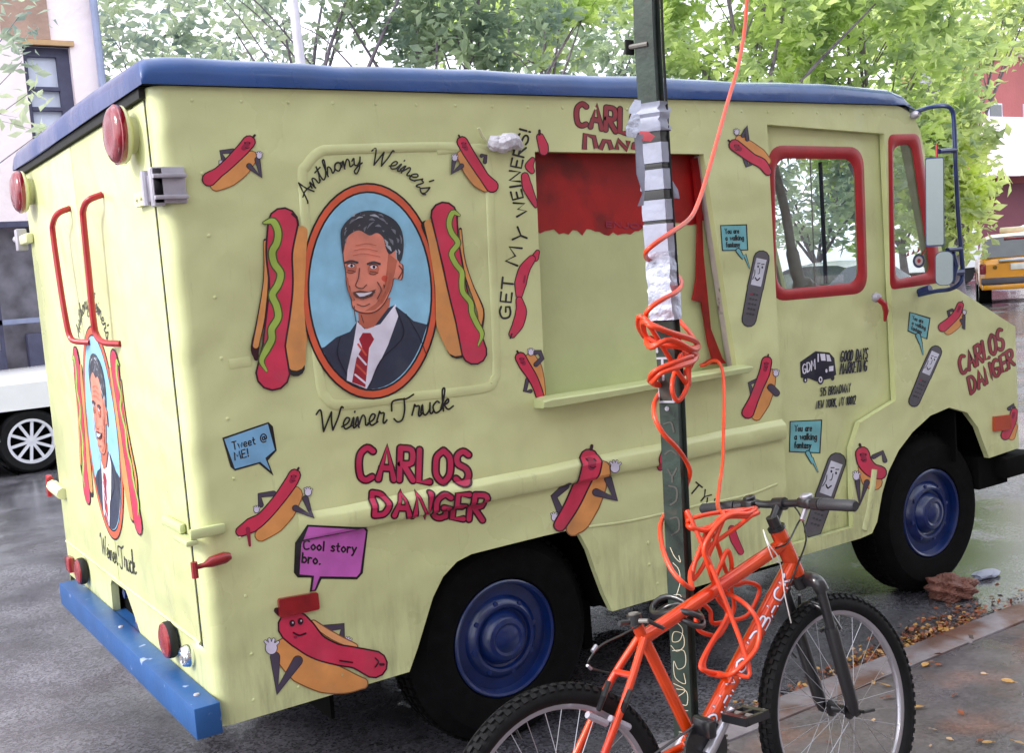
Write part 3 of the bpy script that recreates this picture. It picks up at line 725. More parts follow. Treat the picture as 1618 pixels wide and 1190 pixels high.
# ================================================================== PAINTED ART AND LETTERING
def paint(name, c, rough=.40): return mat('paint_'+name, srgb(c), rough, var=.14, vscale=11, bump=.0009, bscale=38, dents=.03, rvar=.1, col2=tuple(k*.78+.03 for k in srgb(c)), c2scale=7, c2lo=.5, c2hi=.72, detail=7)
P_red = paint('sausage', (204, 52, 84)); P_dr = paint('sausage_dark', (150, 30, 66)); P_out = paint('maroon_line', (52, 10, 28))
P_bun = paint('bun', (218, 148, 86)); P_bun2 = paint('bun_light', (226, 160, 110)); P_arm = paint('arm', (74, 64, 84)); P_glove = paint('glove', (214, 206, 228)); P_black = paint('black', (22, 20, 26))
P_brown = paint('brown_line', (130, 84, 48)); P_rel = paint('relish', (160, 186, 82)); P_reld = paint('relish_line', (74, 84, 40)); P_or = paint('orange_frame', (214, 92, 62)); P_sky = paint('sky_blue', (142, 196, 226))
P_skin = paint('skin', (228, 138, 116)); P_skin2 = paint('skin_shade', (190, 104, 82)); P_skin3 = paint('skin_line', (92, 52, 46)); P_hair = paint('hair', (52, 55, 66)); P_hair2 = paint('hair_light', (172, 178, 190))
P_hairm = paint('hair_mid', (116, 120, 132)); P_suit = paint('suit', (46, 54, 76)); P_suit2 = paint('suit_line', (24, 28, 44)); P_shirt = paint('shirt', (226, 222, 240)); P_tie = paint('tie', (158, 28, 48)); P_blue = paint('bubble_blue', (124, 176, 216)); P_teal = paint('bubble_teal', (112, 180, 190))
P_purple = paint('bubble_purple', (194, 98, 184)); P_word = paint('word_red', (190, 40, 84)); P_phone = paint('phone', (88, 84, 94)); P_phone2 = paint('phone_dark', (56, 54, 62)); P_face = paint('phone_face', (206, 206, 222)); P_navy = paint('logo_navy', (26, 26, 48)); P_flush = paint('cheek', (212, 84, 66)); P_dword = paint('word_dull', (150, 52, 62))
RAILP = [(-9, 0), (.945, 0), (.952, -.020), (.962, -.026), (1.014, -.0275), (1.022, -.024), (1.042, 0), (9, 0)]
def railoff(x, z):
    if not (.3 < x < 2.586): return 0
    e = min(1, (x-.30)/.25)
    for (a, ya), (b, yb) in zip(RAILP, RAILP[1:]):
        if a <= z <= b: return (ya+(yb-ya)*(z-a)/(b-a))*e
    return 0
class Decal:
    """flat paint in layers; 2D points are on the painted face, f(u, v, lift) gives the place on it"""
    def __init__(s, to2d, f, rail=False, base=.0012): s.to2d = to2d; s.f = f; s.rail = rail; s.mb = MB(); s.lv = 0; s.q = 0; s.base = base
    def poly(s, pts, mt, lv=None):
        if lv is None: s.lv += 1; lv = s.lv
        s.q += 1; lv = lv+.03*(s.q % 30)
        P = [s.to2d(*p) for p in pts]
        tri = tessellate_polygon([[Vector((a, b, 0)) for a, b in P]])
        if s.rail and min(p[1] for p in P) < 1.05 and max(p[1] for p in P) > .94:
            bm = bmesh.new(); V = [bm.verts.new((a, b, 0)) for a, b in P]
            for t in tri:
                try: bm.faces.new([V[i] for i in t])
                except ValueError: pass
            for z, _ in RAILP[1:-1]:
                bmesh.ops.bisect_plane(bm, geom=bm.verts[:]+bm.edges[:]+bm.faces[:], plane_co=(0, z, 0), plane_no=(0, 1, 0))
            bm.verts.index_update()
            s.mb.add([s.f(v.co.x, v.co.y, s.base+lv*.00016) for v in bm.verts], [[v.index for v in f.verts] for f in bm.faces], mt); bm.free()
        else:
            s.mb.add([s.f(a, b, s.base+lv*.00016) for a, b in P], [tuple(t) for t in tri], mt)
    def ribbon(s, pts, w, mt, sub=5, lv=None, smooth=True, cap=True):
        P = [Vector((p[0], p[1], 0)) for p in pts]
        ws = list(w) if isinstance(w, (list, tuple)) else [w]*len(P)
        if smooth and len(P) > 2:
            Q = catmull(P, sub); W_ = []
            for i in range(len(P)-1):
                for k in range(sub): W_.append(ws[i]+(ws[i+1]-ws[i])*k/sub)
            W_.append(ws[-1]); P, ws = Q, W_
        Lf, Rt = [], []
        n = len(P)
        for i in range(n):
            d = (P[min(i+1, n-1)]-P[max(i-1, 0)]); d = d.normalized() if d.length > 1e-9 else Vector((1, 0, 0)); nn = Vector((-d.y, d.x, 0))
            Lf.append(P[i]+nn*ws[i]/2); Rt.append(P[i]-nn*ws[i]/2)
        if lv is None: s.lv += 1; lv = s.lv
        for i in range(n-1): s.quad([Lf[i], Lf[i+1], Rt[i+1], Rt[i]], mt, lv)
        if cap:
            for i, sg in ((0, -1), (n-1, 1)):
                j = 1 if i == 0 else n-2; d = (P[i]-P[j]); d = d.normalized() if d.length > 1e-9 else Vector((1, 0, 0)); nn = Vector((-d.y, d.x, 0)); r = ws[i]/2
                s.quad([P[i]+nn*r*math.cos(a)+d*r*math.sin(a) for a in [math.pi*k/6 for k in range(7)]], mt, lv)
    def quad(s, pts, mt, lv):
        s.q += 1; l2 = lv+.03*(s.q % 30)
        P = [s.to2d(p.x, p.y) for p in pts]
        if s.rail and min(p[1] for p in P) < 1.05 and max(p[1] for p in P) > .94:
            s.poly([(p.x, p.y) for p in pts], mt, lv); return
        s.mb.add([s.f(a, b, s.base+l2*.00016) for a, b in P], [tuple(range(len(P)))], mt)
    def ellipse(s, c, rx, ry, mt, ang=0, n=28, lv=None):
        ca, sa = math.cos(ang), math.sin(ang)
        s.poly([(c[0]+rx*math.cos(t)*ca-ry*math.sin(t)*sa, c[1]+rx*math.cos(t)*sa+ry*math.sin(t)*ca) for t in [2*math.pi*k/n for k in range(n)]], mt, lv)
    def done(s, name, parent, label=None):
        o = s.mb.build(name, parent, smooth=0, recalc=False)
        if label: o['label'] = label
        return o
def side_decal(y0=0, base=.0012):
    return Decal(lambda x, y: XZ(x, y, y0), lambda u, v, l: (u, y0-l+(railoff(u, v) if y0 == 0 else 0), v), rail=(y0 == 0), base=base)
# --- stroke lettering, unit cap height, y up
FONT = {}
def glyph(ch, w, *st):
    FONT[ch] = (w, [([tuple(float(a) for a in p.split(',')) for p in q.lstrip('~').split()], q[0] == '~') for q in st])
glyph(' ', .4)
glyph('A', .7, '0,0 .35,1 .7,0', '.15,.35 .55,.35'); glyph('B', .6, '0,0 0,1', '~0,1 .5,.95 .5,.6 0,.52', '~0,.52 .6,.45 .58,.05 0,0')
glyph('C', .65, '~.62,.9 .35,1 .05,.8 0,.45 .1,.1 .35,0 .62,.1'); glyph('D', .65, '0,0 0,1', '~0,1 .4,.92 .62,.6 .6,.35 .4,.08 0,0')
glyph('E', .5, '.5,1 0,1 0,0 .5,0', '0,.5 .4,.5'); glyph('G', .68, '~.62,.88 .35,1 .05,.8 0,.45 .1,.1 .35,0 .62,.1', '.62,.08 .62,.45 .35,.45')
glyph('H', .6, '0,0 0,1', '.6,0 .6,1', '0,.5 .6,.5'); glyph('I', .12, '.06,0 .06,1'); glyph('J', .45, '~.4,1 .4,.2 .2,0 0,.15'); glyph('K', .6, '0,0 0,1', '.58,1 .03,.45', '.2,.6 .6,0')
glyph('L', .5, '0,1 0,0 .5,0'); glyph('M', .8, '0,0 .08,1 .4,.35 .72,1 .8,0'); glyph('N', .65, '0,0 .03,1 .6,0 .65,1')
glyph('O', .68, '~.34,1 .05,.8 0,.5 .05,.2 .34,0 .62,.2 .68,.5 .62,.8 .34,1'); glyph('P', .55, '0,0 0,1', '~0,1 .5,.95 .52,.55 0,.48'); glyph('R', .62, '0,0 0,1', '~0,1 .52,.95 .52,.55 0,.5', '.15,.5 .62,0')
glyph('S', .58, '~.55,.9 .3,1 .04,.85 .08,.6 .45,.45 .57,.25 .45,.04 .2,0 0,.12'); glyph('T', .6, '0,1 .6,1', '.3,1 .3,0'); glyph('W', .9, '0,1 .2,0 .45,.75 .68,0 .9,1'); glyph('Y', .6, '0,1 .3,.5 .6,1', '.3,.5 .3,0')
glyph('!', .15, '.08,1 .07,.35', '.06,.1 .06,.0'); glyph('.', .15, '.05,0 .08,.03'); glyph(',', .15, '.08,.05 .02,-.15'); glyph("'", .12, '.08,1 .04,.75')
glyph('0', .5, '~.25,1 .02,.8 0,.5 .02,.2 .25,0 .48,.2 .5,.5 .48,.8 .25,1'); glyph('1', .25, '0,.8 .18,1 .18,0'); glyph('2', .5, '~0,.8 .1,.98 .35,1 .5,.8 .4,.5 0,0', '0,0 .5,0'); glyph('5', .5, '.48,1 .08,1 .04,.58', '~.04,.58 .35,.62 .5,.35 .35,.03 0,.08')
glyph('@', .9, '~.6,.6 .35,.65 .25,.4 .4,.25 .6,.4 .62,.65', '~.62,.62 .65,.28 .85,.4 .85,.7 .6,.98 .25,.95 0,.6 .05,.2 .3,-.02 .7,.02')
# lower case (print)
glyph('a', .45, '~.42,.5 .2,.6 0,.35 .1,.02 .3,.05 .43,.3', '.43,.6 .43,0'); glyph('b', .45, '0,1 0,0', '~0,.4 .25,.58 .45,.3 .25,0 0,.1'); glyph('e', .45, '~.02,.3 .4,.32 .38,.55 .15,.58 0,.3 .12,.02 .42,.08')
glyph('f', .35, '~.35,.95 .2,1 .13,.8 .13,0', '0,.58 .3,.58'); glyph('g', .45, '~.42,.5 .2,.6 0,.35 .1,.05 .3,.08 .43,.3', '~.43,.6 .43,-.2 .2,-.35 .02,-.22'); glyph('i', .1, '.05,.6 .05,0', '.05,.8 .05,.84')
glyph('k', .42, '0,1 0,0', '.38,.6 .02,.25', '.12,.35 .42,0'); glyph('l', .1, '.05,1 .05,0'); glyph('n', .42, '0,.6 0,0', '~0,.4 .2,.6 .4,.45 .42,0'); glyph('o', .46, '~.23,.6 .0,.3 .23,0 .46,.3 .23,.6'); glyph('r', .32, '0,.6 0,0', '~0,.38 .15,.58 .32,.56')
glyph('s', .38, '~.36,.52 .15,.6 .05,.45 .33,.2 .25,.02 0,.06'); glyph('t', .34, '~.14,.9 .13,.15 .3,.02', '0,.6 .32,.6'); glyph('u', .42, '~0,.6 .02,.1 .25,0 .42,.25', '.42,.6 .42,0'); glyph('w', .6, '0,.6 .15,0 .3,.5 .45,0 .6,.6'); glyph('y', .45, '0,.6 .22,.08', '~.45,.6 .22,.05 .1,-.25 0,-.3'); glyph('m', .6, '0,.6 0,0', '~0,.4 .15,.6 .28,.45 .3,0', '~.3,.4 .45,.6 .58,.45 .6,0')
# joined script, keys prefixed with $
glyph('$A', .72, '~-.05,-.1 .05,.02 .3,.6 .48,1.02', '~.48,1.02 .5,.5 .62,-.05', '~.05,.35 .35,.42 .72,.3'); glyph('$n', .5, '~-.05,.15 .05,.5 .08,.05 .1,.0', '~.09,.1 .25,.52 .36,.4 .38,.05 .55,.12'); glyph('$t', .38, '~-.02,.15 .12,.5 .2,.95 .13,.3 .18,.0 .38,.12', '-.02,.68 .36,.74')
glyph('$h', .5, '~-.02,.12 .15,.6 .22,1.0 .12,.95 .08,.4 .08,0', '~.08,.1 .25,.5 .36,.35 .36,.03 .52,.12'); glyph('$o', .42, '~.0,.15 .08,.45 .28,.5 .36,.25 .2,.0 .03,.2 .15,.48 .45,.4'); glyph('$y', .46, '~-.02,.35 .08,.5 .1,.12 .25,.05 .38,.3 .4,.52', '~.4,.52 .36,-.1 .2,-.45 .08,-.3 .25,-.05 .5,.15')
glyph('$W', 1.0, '~-.1,.8 .02,.98 .1,.9 .18,.3 .22,-.02', '~.22,-.02 .4,.5 .52,.85', '~.52,.85 .54,.4 .6,0', '~.6,0 .8,.55 .92,1.02 1.0,1.0'); glyph('$e', .36, '~-.03,.12 .2,.25 .28,.45 .15,.5 .03,.25 .12,.0 .38,.12'); glyph('$i', .22, '~-.02,.12 .1,.5 .08,.1 .12,.0 .25,.12', '.14,.72 .15,.76')
glyph('$r', .36, '~-.03,.12 .08,.45 .12,.58 .16,.48 .3,.46 .24,.1 .28,0 .4,.12'); glyph('$s', .34, '~-.03,.1 .15,.5 .2,.58 .3,.2 .2,.0 .02,.05', '~.2,.0 .3,.02 .38,.12'); glyph('$T', .7, '~-.15,.5 -.1,.9 .2,.95 .5,.92 .8,1.05', '~.4,.95 .38,.4 .25,.0 .05,-.05 -.08,.12'); glyph('$u', .48, '~-.02,.15 .08,.5 .08,.1 .18,.0 .35,.2 .4,.5', '~.4,.5 .36,.1 .42,.0 .52,.12'); glyph('$c', .36, '~.3,.42 .2,.5 .03,.3 .08,.02 .22,.0 .4,.14'); glyph('$k', .46, '~-.02,.12 .15,.6 .22,1.0 .12,.95 .08,.4 .08,0', '~.08,.25 .3,.5 .32,.35 .12,.25', '~.14,.24 .28,.02 .5,.12'); glyph("$'", .14, '.1,1.05 .05,.8'); glyph('$ ', .42)
def layout(text, gap=.22, script=False):
    out_ = []; x = 0
    for ch in text:
        w, st = FONT[('$' if script else '')+ch]; out_.append((x, w, st)); x += w+(0 if script else gap)
    return out_, x-(0 if script else gap)
def text_quad(D, text, quad, lw, mt, outline=None, ow=0, gap=.22, script=False, jit=0, seed=1):
    """quad: pixel corners TL TR BR BL of the cap-height box"""
    TL, TR, BR, BL = [Vector(q) for q in quad]; L, tot = layout(text, gap, script); r_ = random.Random(seed)
    lv0 = D.lv+1; D.lv += 2
    for (x, w, st) in L:
        jy = r_.uniform(-jit, jit)
        for pts, sm in st:
            P = []
            for (a, b) in pts:
                u = (x+a)/tot; v = b+jy; P.append((BL.lerp(BR, u)).lerp(TL.lerp(TR, u), v))
            if outline: D.ribbon(P, lw+2*ow, outline, 4, lv0, smooth=sm)
            D.ribbon(P, lw, mt, 4, lv0+1, smooth=sm)
def text_path(D, text, path, h, lw, mt, gap=.2, script=False, slant=0):
    C = catmull([(p[0], p[1], 0) for p in path], 10); cum = [0]
    for a, b in zip(C, C[1:]): cum.append(cum[-1]+(b-a).length)
    def at(s_):
        s_ = max(0, min(cum[-1]-1e-6, s_)); i = 0
        while cum[i+1] < s_: i += 1
        t = (s_-cum[i])/(cum[i+1]-cum[i]); p_ = C[i].lerp(C[i+1], t); return p_, (C[i+1]-C[i]).normalized()
    L, tot = layout(text, gap, script); lv = D.lv+1; D.lv += 1
    for (x, w, st) in L:
        p0, d = at((x+w/2)/tot*cum[-1]); nrm = Vector((d.y, -d.x, 0)); sc_ = cum[-1]/tot
        for pts, sm in st:
            P = [p0+d*((a-w/2)*sc_+slant*b*h)+nrm*b*h for a, b in pts]
            D.ribbon([(q.x, q.y) for q in P], lw, mt, 4, lv, smooth=sm)
# --- hot dog people
def hotdog(D, sau, sw_, bun, bw, arms=(), hands=(), ol=2.2, bun_back=None, dark=True, glove=5):
    for a in arms:
        if a[0] == 'b': D.ribbon(a[1], a[2]*1.2+2, P_black, 4, smooth=False); D.ribbon(a[1], a[2]*1.2, P_arm, 4, smooth=False)
    for h in hands:
        if h[0] == 'b': glove_(D, h[1], h[2])
    if bun_back: D.ribbon(bun_back[0], [w+ol*1.2 for w in bun_back[1]], P_brown); D.ribbon(bun_back[0], bun_back[1], P_bun2)
    D.ribbon(bun, [w+ol*1.3 for w in bw], P_brown); D.ribbon(bun, bw, P_bun)
    D.ribbon(sau, [w+ol*1.7 for w in sw_], P_out); D.ribbon(sau, sw_, P_red)
    # darker edge and small face
    if dark:
        n = len(sau); e = [(p[0], p[1]) for p in sau]
        D.ribbon([(sau[0][0]*.8+sau[1][0]*.2, sau[0][1]*.8+sau[1][1]*.2), (sau[0][0]*.3+sau[1][0]*.7, sau[0][1]*.3+sau[1][1]*.7)], sw_[0]*.45, P_dr)
        k = sw_[0]; cx, cy = sau[0][0]*.75+sau[1][0]*.25, sau[0][1]*.75+sau[1][1]*.25
        for dx in (-.2, .22): D.ellipse((cx+dx*k, cy-.1*k), k*.07, k*.10, P_out, n=8)
        D.ribbon([(cx-.16*k, cy+.3*k), (cx, cy+.38*k), (cx+.18*k, cy+.3*k)], max(.7, k*.07), P_out)
    dx, dy = sau[0][0]-sau[1][0], sau[0][1]-sau[1][1]; l_ = math.hypot(dx, dy)
    tip = (sau[0][0]+dx/l_*sw_[0]*.55, sau[0][1]+dy/l_*sw_[0]*.55); D.ribbon([tip, (tip[0]+dx/l_*sw_[0]*.22, tip[1]+dy/l_*sw_[0]*.22)], max(1.4, sw_[0]*.2), P_out)
    for a in arms:
        if a[0] == 'f': D.ribbon(a[1], a[2]*1.2+2, P_black, 4, smooth=False); D.ribbon(a[1], a[2]*1.2, P_arm, 4, smooth=False)
    for h in hands:
        if h[0] == 'f': glove_(D, h[1], h[2])
def glove_(D, c, r):
    x, y = c
    D.ellipse(c, r+1, r*1.1+1, P_black, n=14); lv = D.lv+1
    D.ellipse(c, r, r*1.1, P_glove, n=14)
    for k, a in enumerate((-2.3, -1.8, -1.3, -.7)):
        e = (x+math.cos(a)*r*1.55, y+math.sin(a)*r*1.55)
        D.ribbon([c, e], r*.5+1, P_black, lv=lv-1); D.ribbon([c, e], r*.42, P_glove, lv=lv)
# 1 top-left hot dog
d = side_decal(); hotdog(d, [(393, 224), (381, 238), (360, 259), (345, 272), (330, 283)], [18, 17, 15, 14, 20], [(397, 248), (382, 266), (362, 281), (342, 291)], [18, 23, 25, 20],
    arms=[('b', [(368, 238), (349, 240), (353, 252)], 5), ('f', [(393, 262), (411, 278), (406, 252)], 6)], hands=[('b', (349, 258), 3), ('f', (409, 246), 4)]); d.done('painted_hot_dog', truck, 'painted hot dog leaning left near the roof, elbow out')
# 2 upper middle hot dog
d = side_decal(0, .0048); hotdog(d, [(729, 224), (738, 240), (752, 262), (764, 280), (776, 294)], [15, 15, 14, 13, 18], [(730, 246), (742, 268), (756, 286), (766, 295)], [17, 21, 21, 15],
    arms=[('b', [(760, 246), (766, 246), (765, 256)], 4), ('f', [(728, 262), (713, 273), (716, 254)], 5)], hands=[('f', (717, 250), 4)]); d.done('painted_hot_dog', truck)
# 3 hot dog below the hatch corner
d = side_decal(); hotdog(d, [(822, 565), (829, 578), (840, 595), (848, 612), (852, 624)], [15, 15, 13, 11, 11], [(838, 566), (846, 580), (851, 600), (855, 621)], [15, 17, 16, 12],
    arms=[('b', [(833, 600), (829, 618), (838, 618)], 4), ('f', [(846, 576), (856, 566), (852, 556), (845, 557)], 5)], hands=[('f', (838, 557), 4)]); d.done('painted_hot_dog', truck)
# 4 hot dog with blue bubble
d = side_decal(); hotdog(d, [(465, 751), (458, 764), (438, 792), (415, 818), (397, 830), (380, 840)], [17, 18, 16, 16, 21, 14], [(464, 782), (450, 806), (432, 828), (412, 846)], [26, 32, 30, 18],
    arms=[('b', [(432, 780), (410, 783), (412, 798)], 6), ('f', [(466, 803), (491, 815), (482, 788)], 7)], hands=[('b', (405, 806), 4), ('f', (486, 778), 5)]); d.ribbon([(391, 836), (394, 862)], [7, 4], P_dr); d.done('painted_hot_dog', truck)
d = side_decal(); D_ = d
d.poly([(351, 692), (424, 667), (431, 674), (437, 712), (428, 722), (423, 728), (432, 752), (409, 733), (371, 744), (364, 738)], P_black)
d.poly([(354, 694), (423, 670), (434, 711), (419, 724), (427, 744), (411, 730), (371, 741)], P_blue)
text_quad(d, 'Tweet @', [(366, 699), (420, 685), (422, 697), (368, 711)], 1.9, P_black); text_quad(d, 'ME!', [(369, 715), (391, 709), (393, 721), (371, 727)], 2, P_black); d.done('speech_bubble', truck, 'pale blue speech bubble')
# 5 big hot dog at the bottom
d = side_decal(); hotdog(d, [(464, 990), (478, 1003), (500, 1022), (530, 1034), (562, 1040), (590, 1050)], [48, 46, 36, 30, 30, 40], [(454, 1030), (480, 1052), (515, 1070), (548, 1078), (572, 1080)], [44, 56, 50, 34, 16],
    arms=[('b', [(508, 994), (541, 990), (539, 1012)], 8), ('f', [(470, 1044), (438, 1091), (434, 1038)], 12)], hands=[('b', (549, 1015), 5), ('f', (428, 1024), 9)], ol=3, dark=False, bun_back=([(495, 985), (525, 1005), (560, 1022)], [8, 10, 8]))
for c in ((461, 985), (474, 982)): d.ellipse(c, 4.5, 5.5, P_out, n=12); d.ellipse((c[0]+1, c[1]-1), 1.4, 1.6, P_glove, n=8)
d.ribbon([(463, 1000), (472, 1004), (482, 1001)], 3, P_out); d.ellipse((466, 1007), 3, 2.4, P_dr, n=8); d.ribbon([(592, 1040), (597, 1046), (592, 1054)], 2.4, P_out); d.ribbon([(600, 1050), (605, 1050)], 4, P_out); d.ribbon([(536, 1044), (556, 1047)], 2.5, P_out)
d.done('painted_hot_dog', truck, 'large painted hot dog behind the rear corner, hand on hip')
d = side_decal()
d.poly([(484, 829), (576, 832), (581, 838), (573, 906), (564, 916), (508, 915), (499, 934), (489, 936), (492, 913), (470, 913), (464, 905), (466, 858)], P_black)
d.poly([(486, 832), (575, 836), (578, 840), (569, 905), (563, 912), (505, 911), (497, 932), (493, 933), (496, 910), (473, 908), (476, 860)], P_purple)
text_quad(d, 'Cool story', [(480, 854), (563, 860), (562, 874), (479, 868)], 2.8, P_black); text_quad(d, 'bro.', [(478, 874), (507, 878), (506, 892), (477, 889)], 2.8, P_black); d.done('speech_bubble', truck, 'purple speech bubble')
# 6 hot dog cut by the rear arch
d = side_decal(); d.ribbon([(930, 722), (926, 740)], [20, 24], P_out)
hotdog(d, [(930, 724), (926, 742), (916, 770), (902, 800), (884, 830)], [26, 28, 22, 20, 17], [(944, 740), (940, 766), (928, 796), (915, 824), (905, 836)], [24, 34, 36, 30, 20],
    arms=[('b', [(894, 768), (875, 785), (884, 806)], 8), ('f', [(941, 778), (971, 788), (960, 757)], 9)], hands=[('b', (876, 818), 5), ('f', (964, 738), 7)], ol=3); d.done('painted_hot_dog', truck)
# 7 hot dog near the shelf, right
d = side_decal(); hotdog(d, [(1211, 571), (1207, 590), (1198, 612), (1190, 632), (1181, 652)], [14, 15, 13, 13, 17], [(1219, 590), (1214, 612), (1205, 636), (1195, 657)], [12, 18, 20, 14],
    arms=[('b', [(1202, 598), (1184, 606), (1188, 622)], 4), ('f', [(1217, 612), (1226, 621)], 8)], hands=[('f', (1225, 590), 4)]); d.done('painted_hot_dog', truck)
# 8 hot dog by the cab window
d = side_decal(); hotdog(d, [(1160, 229), (1172, 238), (1188, 250), (1203, 258), (1213, 271)], [16, 15, 13, 14, 10], [(1168, 220), (1184, 232), (1200, 244), (1211, 254)], [12, 17, 18, 12],
    arms=[('b', [(1176, 250), (1180, 262), (1186, 258)], 4), ('f', [(1173, 214), (1178, 200), (1180, 220)], 4)], hands=[('f', (1163, 209), 3.5)]); d.done('painted_hot_dog', truck)
# 9 hot dog by the front arch
y_ = 0
d = side_decal()
hotdog(d, [(1362, 717), (1366, 731), (1377, 743), (1390, 747)], [20, 21, 20, 19], [(1366, 740), (1374, 757), (1381, 762)], [20, 26, 24],
    arms=[('b', [(1380, 722), (1394, 715), (1398, 728)], 5), ('f', [(1369, 762), (1358, 796), (1354, 760)], 6)], hands=[('f', (1352, 753), 5)]); d.done('painted_hot_dog', truck)
# 10 nose hot dogs
d = side_decal(); hotdog(d, [(1517, 482), (1511, 496), (1500, 508), (1489, 517)], [9, 11, 11, 13], [(1519, 498), (1510, 512), (1498, 522)], [10, 14, 13],
    arms=[('b', [(1504, 490), (1498, 492), (1500, 500)], 3), ('f', [(1518, 506), (1522, 520), (1522, 500)], 3)], hands=[('f', (1523, 494), 2.5)], ol=1.6); d.done('painted_hot_dog', truck)
d = side_decal(); hotdog(d, [(1602, 650), (1599, 664), (1594, 676), (1588, 688)], [9, 12, 12, 13], [(1602, 674), (1598, 690)], [10, 10], arms=[('b', [(1594, 646), (1600, 640), (1602, 650)], 4)], ol=1.6); d.done('painted_hot_dog', truck)
# sausage strings
d = side_decal()
def saus(d, pts, w, ol=3):
    d.ribbon(pts, [k+ol for k in w], P_out); d.ribbon(pts, w, P_red)
saus(d, [(849, 398), (845, 407)], [5, 10]); saus(d, [(840, 409), (828, 426), (822, 448), (820, 466)], [10, 16, 17, 9]); saus(d, [(820, 474), (823, 492), (818, 512), (809, 528)], [9, 16, 16, 10]); d.ribbon([(808, 528), (806, 534)], 3, P_out)
d.ribbon([(829, 436), (827, 446)], 3, P_dr); d.done('painted_sausages', truck)
d = side_decal()
saus(d, [(853, 216), (858, 230), (859, 238)], [10, 14, 13]); d.ribbon([(852, 212), (852, 206)], 4, P_out); saus(d, [(840, 270), (836, 262), (841, 252)], [7, 12, 6]); saus(d, [(829, 278), (833, 296), (843, 318), (846, 326)], [10, 14, 8, 3]); d.done('painted_sausages', truck)
d = side_decal(); saus(d, [(1043, 712), (1040, 726), (1043, 740)], [8, 10, 6]); d.done('painted_sausages', truck)
# lettering GET MY WEINERS!
path = [(803, 502), (802, 470), (806, 420), (812, 380), (820, 340), (826, 300), (828, 262), (836, 205)]
for txt, pa, h in (('GET', [(806, 503), (807, 480), (811, 440)], 17), ('MY', [(819, 420), (822, 402), (836, 366)], 20), ('WEINERS!', [(833, 338), (828, 318), (822, 290), (824, 262), (838, 206)], 17)):
    d = side_decal(); text_path(d, txt, pa, h, 3.2, P_black); d.done('painted_lettering', truck, 'black hand lettering up the edge of the hatch')
# CARLOS DANGER x3
def word(d, s_, quad, lw, ow, mt=P_word, **k): text_quad(d, s_, quad, lw, mt, P_out, ow, gap=.26, **k)
d = side_decal(); word(d, 'CARLOS', [(568, 706), (741, 714), (740, 763), (566, 757)], 8, 2.9, jit=.03); d.done('painted_lettering', truck, 'crimson hand painted name above the rub rail'); d = side_decal(); word(d, 'DANGER', [(588, 778), (766, 781), (762, 822), (586, 812)], 7.5, 2.7, jit=.03); d.done('painted_lettering', truck, 'crimson hand painted name across the rub rail')
d = side_decal(); word(d, 'CARLOS', [(911, 162), (1036, 180), (1036, 219), (910, 196)], 6.5, 1.6, P_dword, jit=.03, seed=3)
d.done('painted_lettering', truck)
d = side_decal()
for pts in ([(923, 236), (924, 212), (938, 216), (942, 234)], [(948, 236), (954, 222), (962, 223), (966, 236)], [(974, 236), (976, 221), (990, 236), (992, 222)], [(1000, 236), (1001, 228), (1012, 224)]):
    d.ribbon(pts, 8.5, P_out, smooth=False, cap=False)
    d.ribbon(pts, 5.5, P_dword, smooth=False, cap=False)
d.done('painted_lettering', truck)
d = side_decal(); word(d, 'CARLOS', [(1514, 566), (1582, 518), (1586, 550), (1519, 592)], 4.1, 1.0, P_dword); d.done('painted_lettering', truck); d = side_decal(); word(d, 'DANGER', [(1529, 597), (1598, 551), (1602, 576), (1534, 622)], 4.0, 1.0, P_dword); d.done('painted_lettering', truck)
d = Decal(lambda x, y: XZ(x, y, D-.004), lambda u, v, l: (u, D-.004-l, v))
D0 = .085
d = Decal(lambda x, y: XZ(x, y, D0-.004), lambda u, v, l: (u, D0-.004-l, v)); text_quad(d, 'ENJOY', [(958, 350), (1022, 354), (1022, 362), (958, 358)], 2.2, P_dr); d.done('painted_lettering', truck)
# lettering half hidden by the bike
d = side_decal(); text_path(d, '7Y'.replace('7', 'T'), [(1088, 776), (1112, 796)], 18, 2.4, P_black, gap=.3); text_path(d, 'LEGIT', [(1116, 800), (1168, 806)], 13, 2.2, P_black, gap=.3); d.done('painted_lettering', truck)
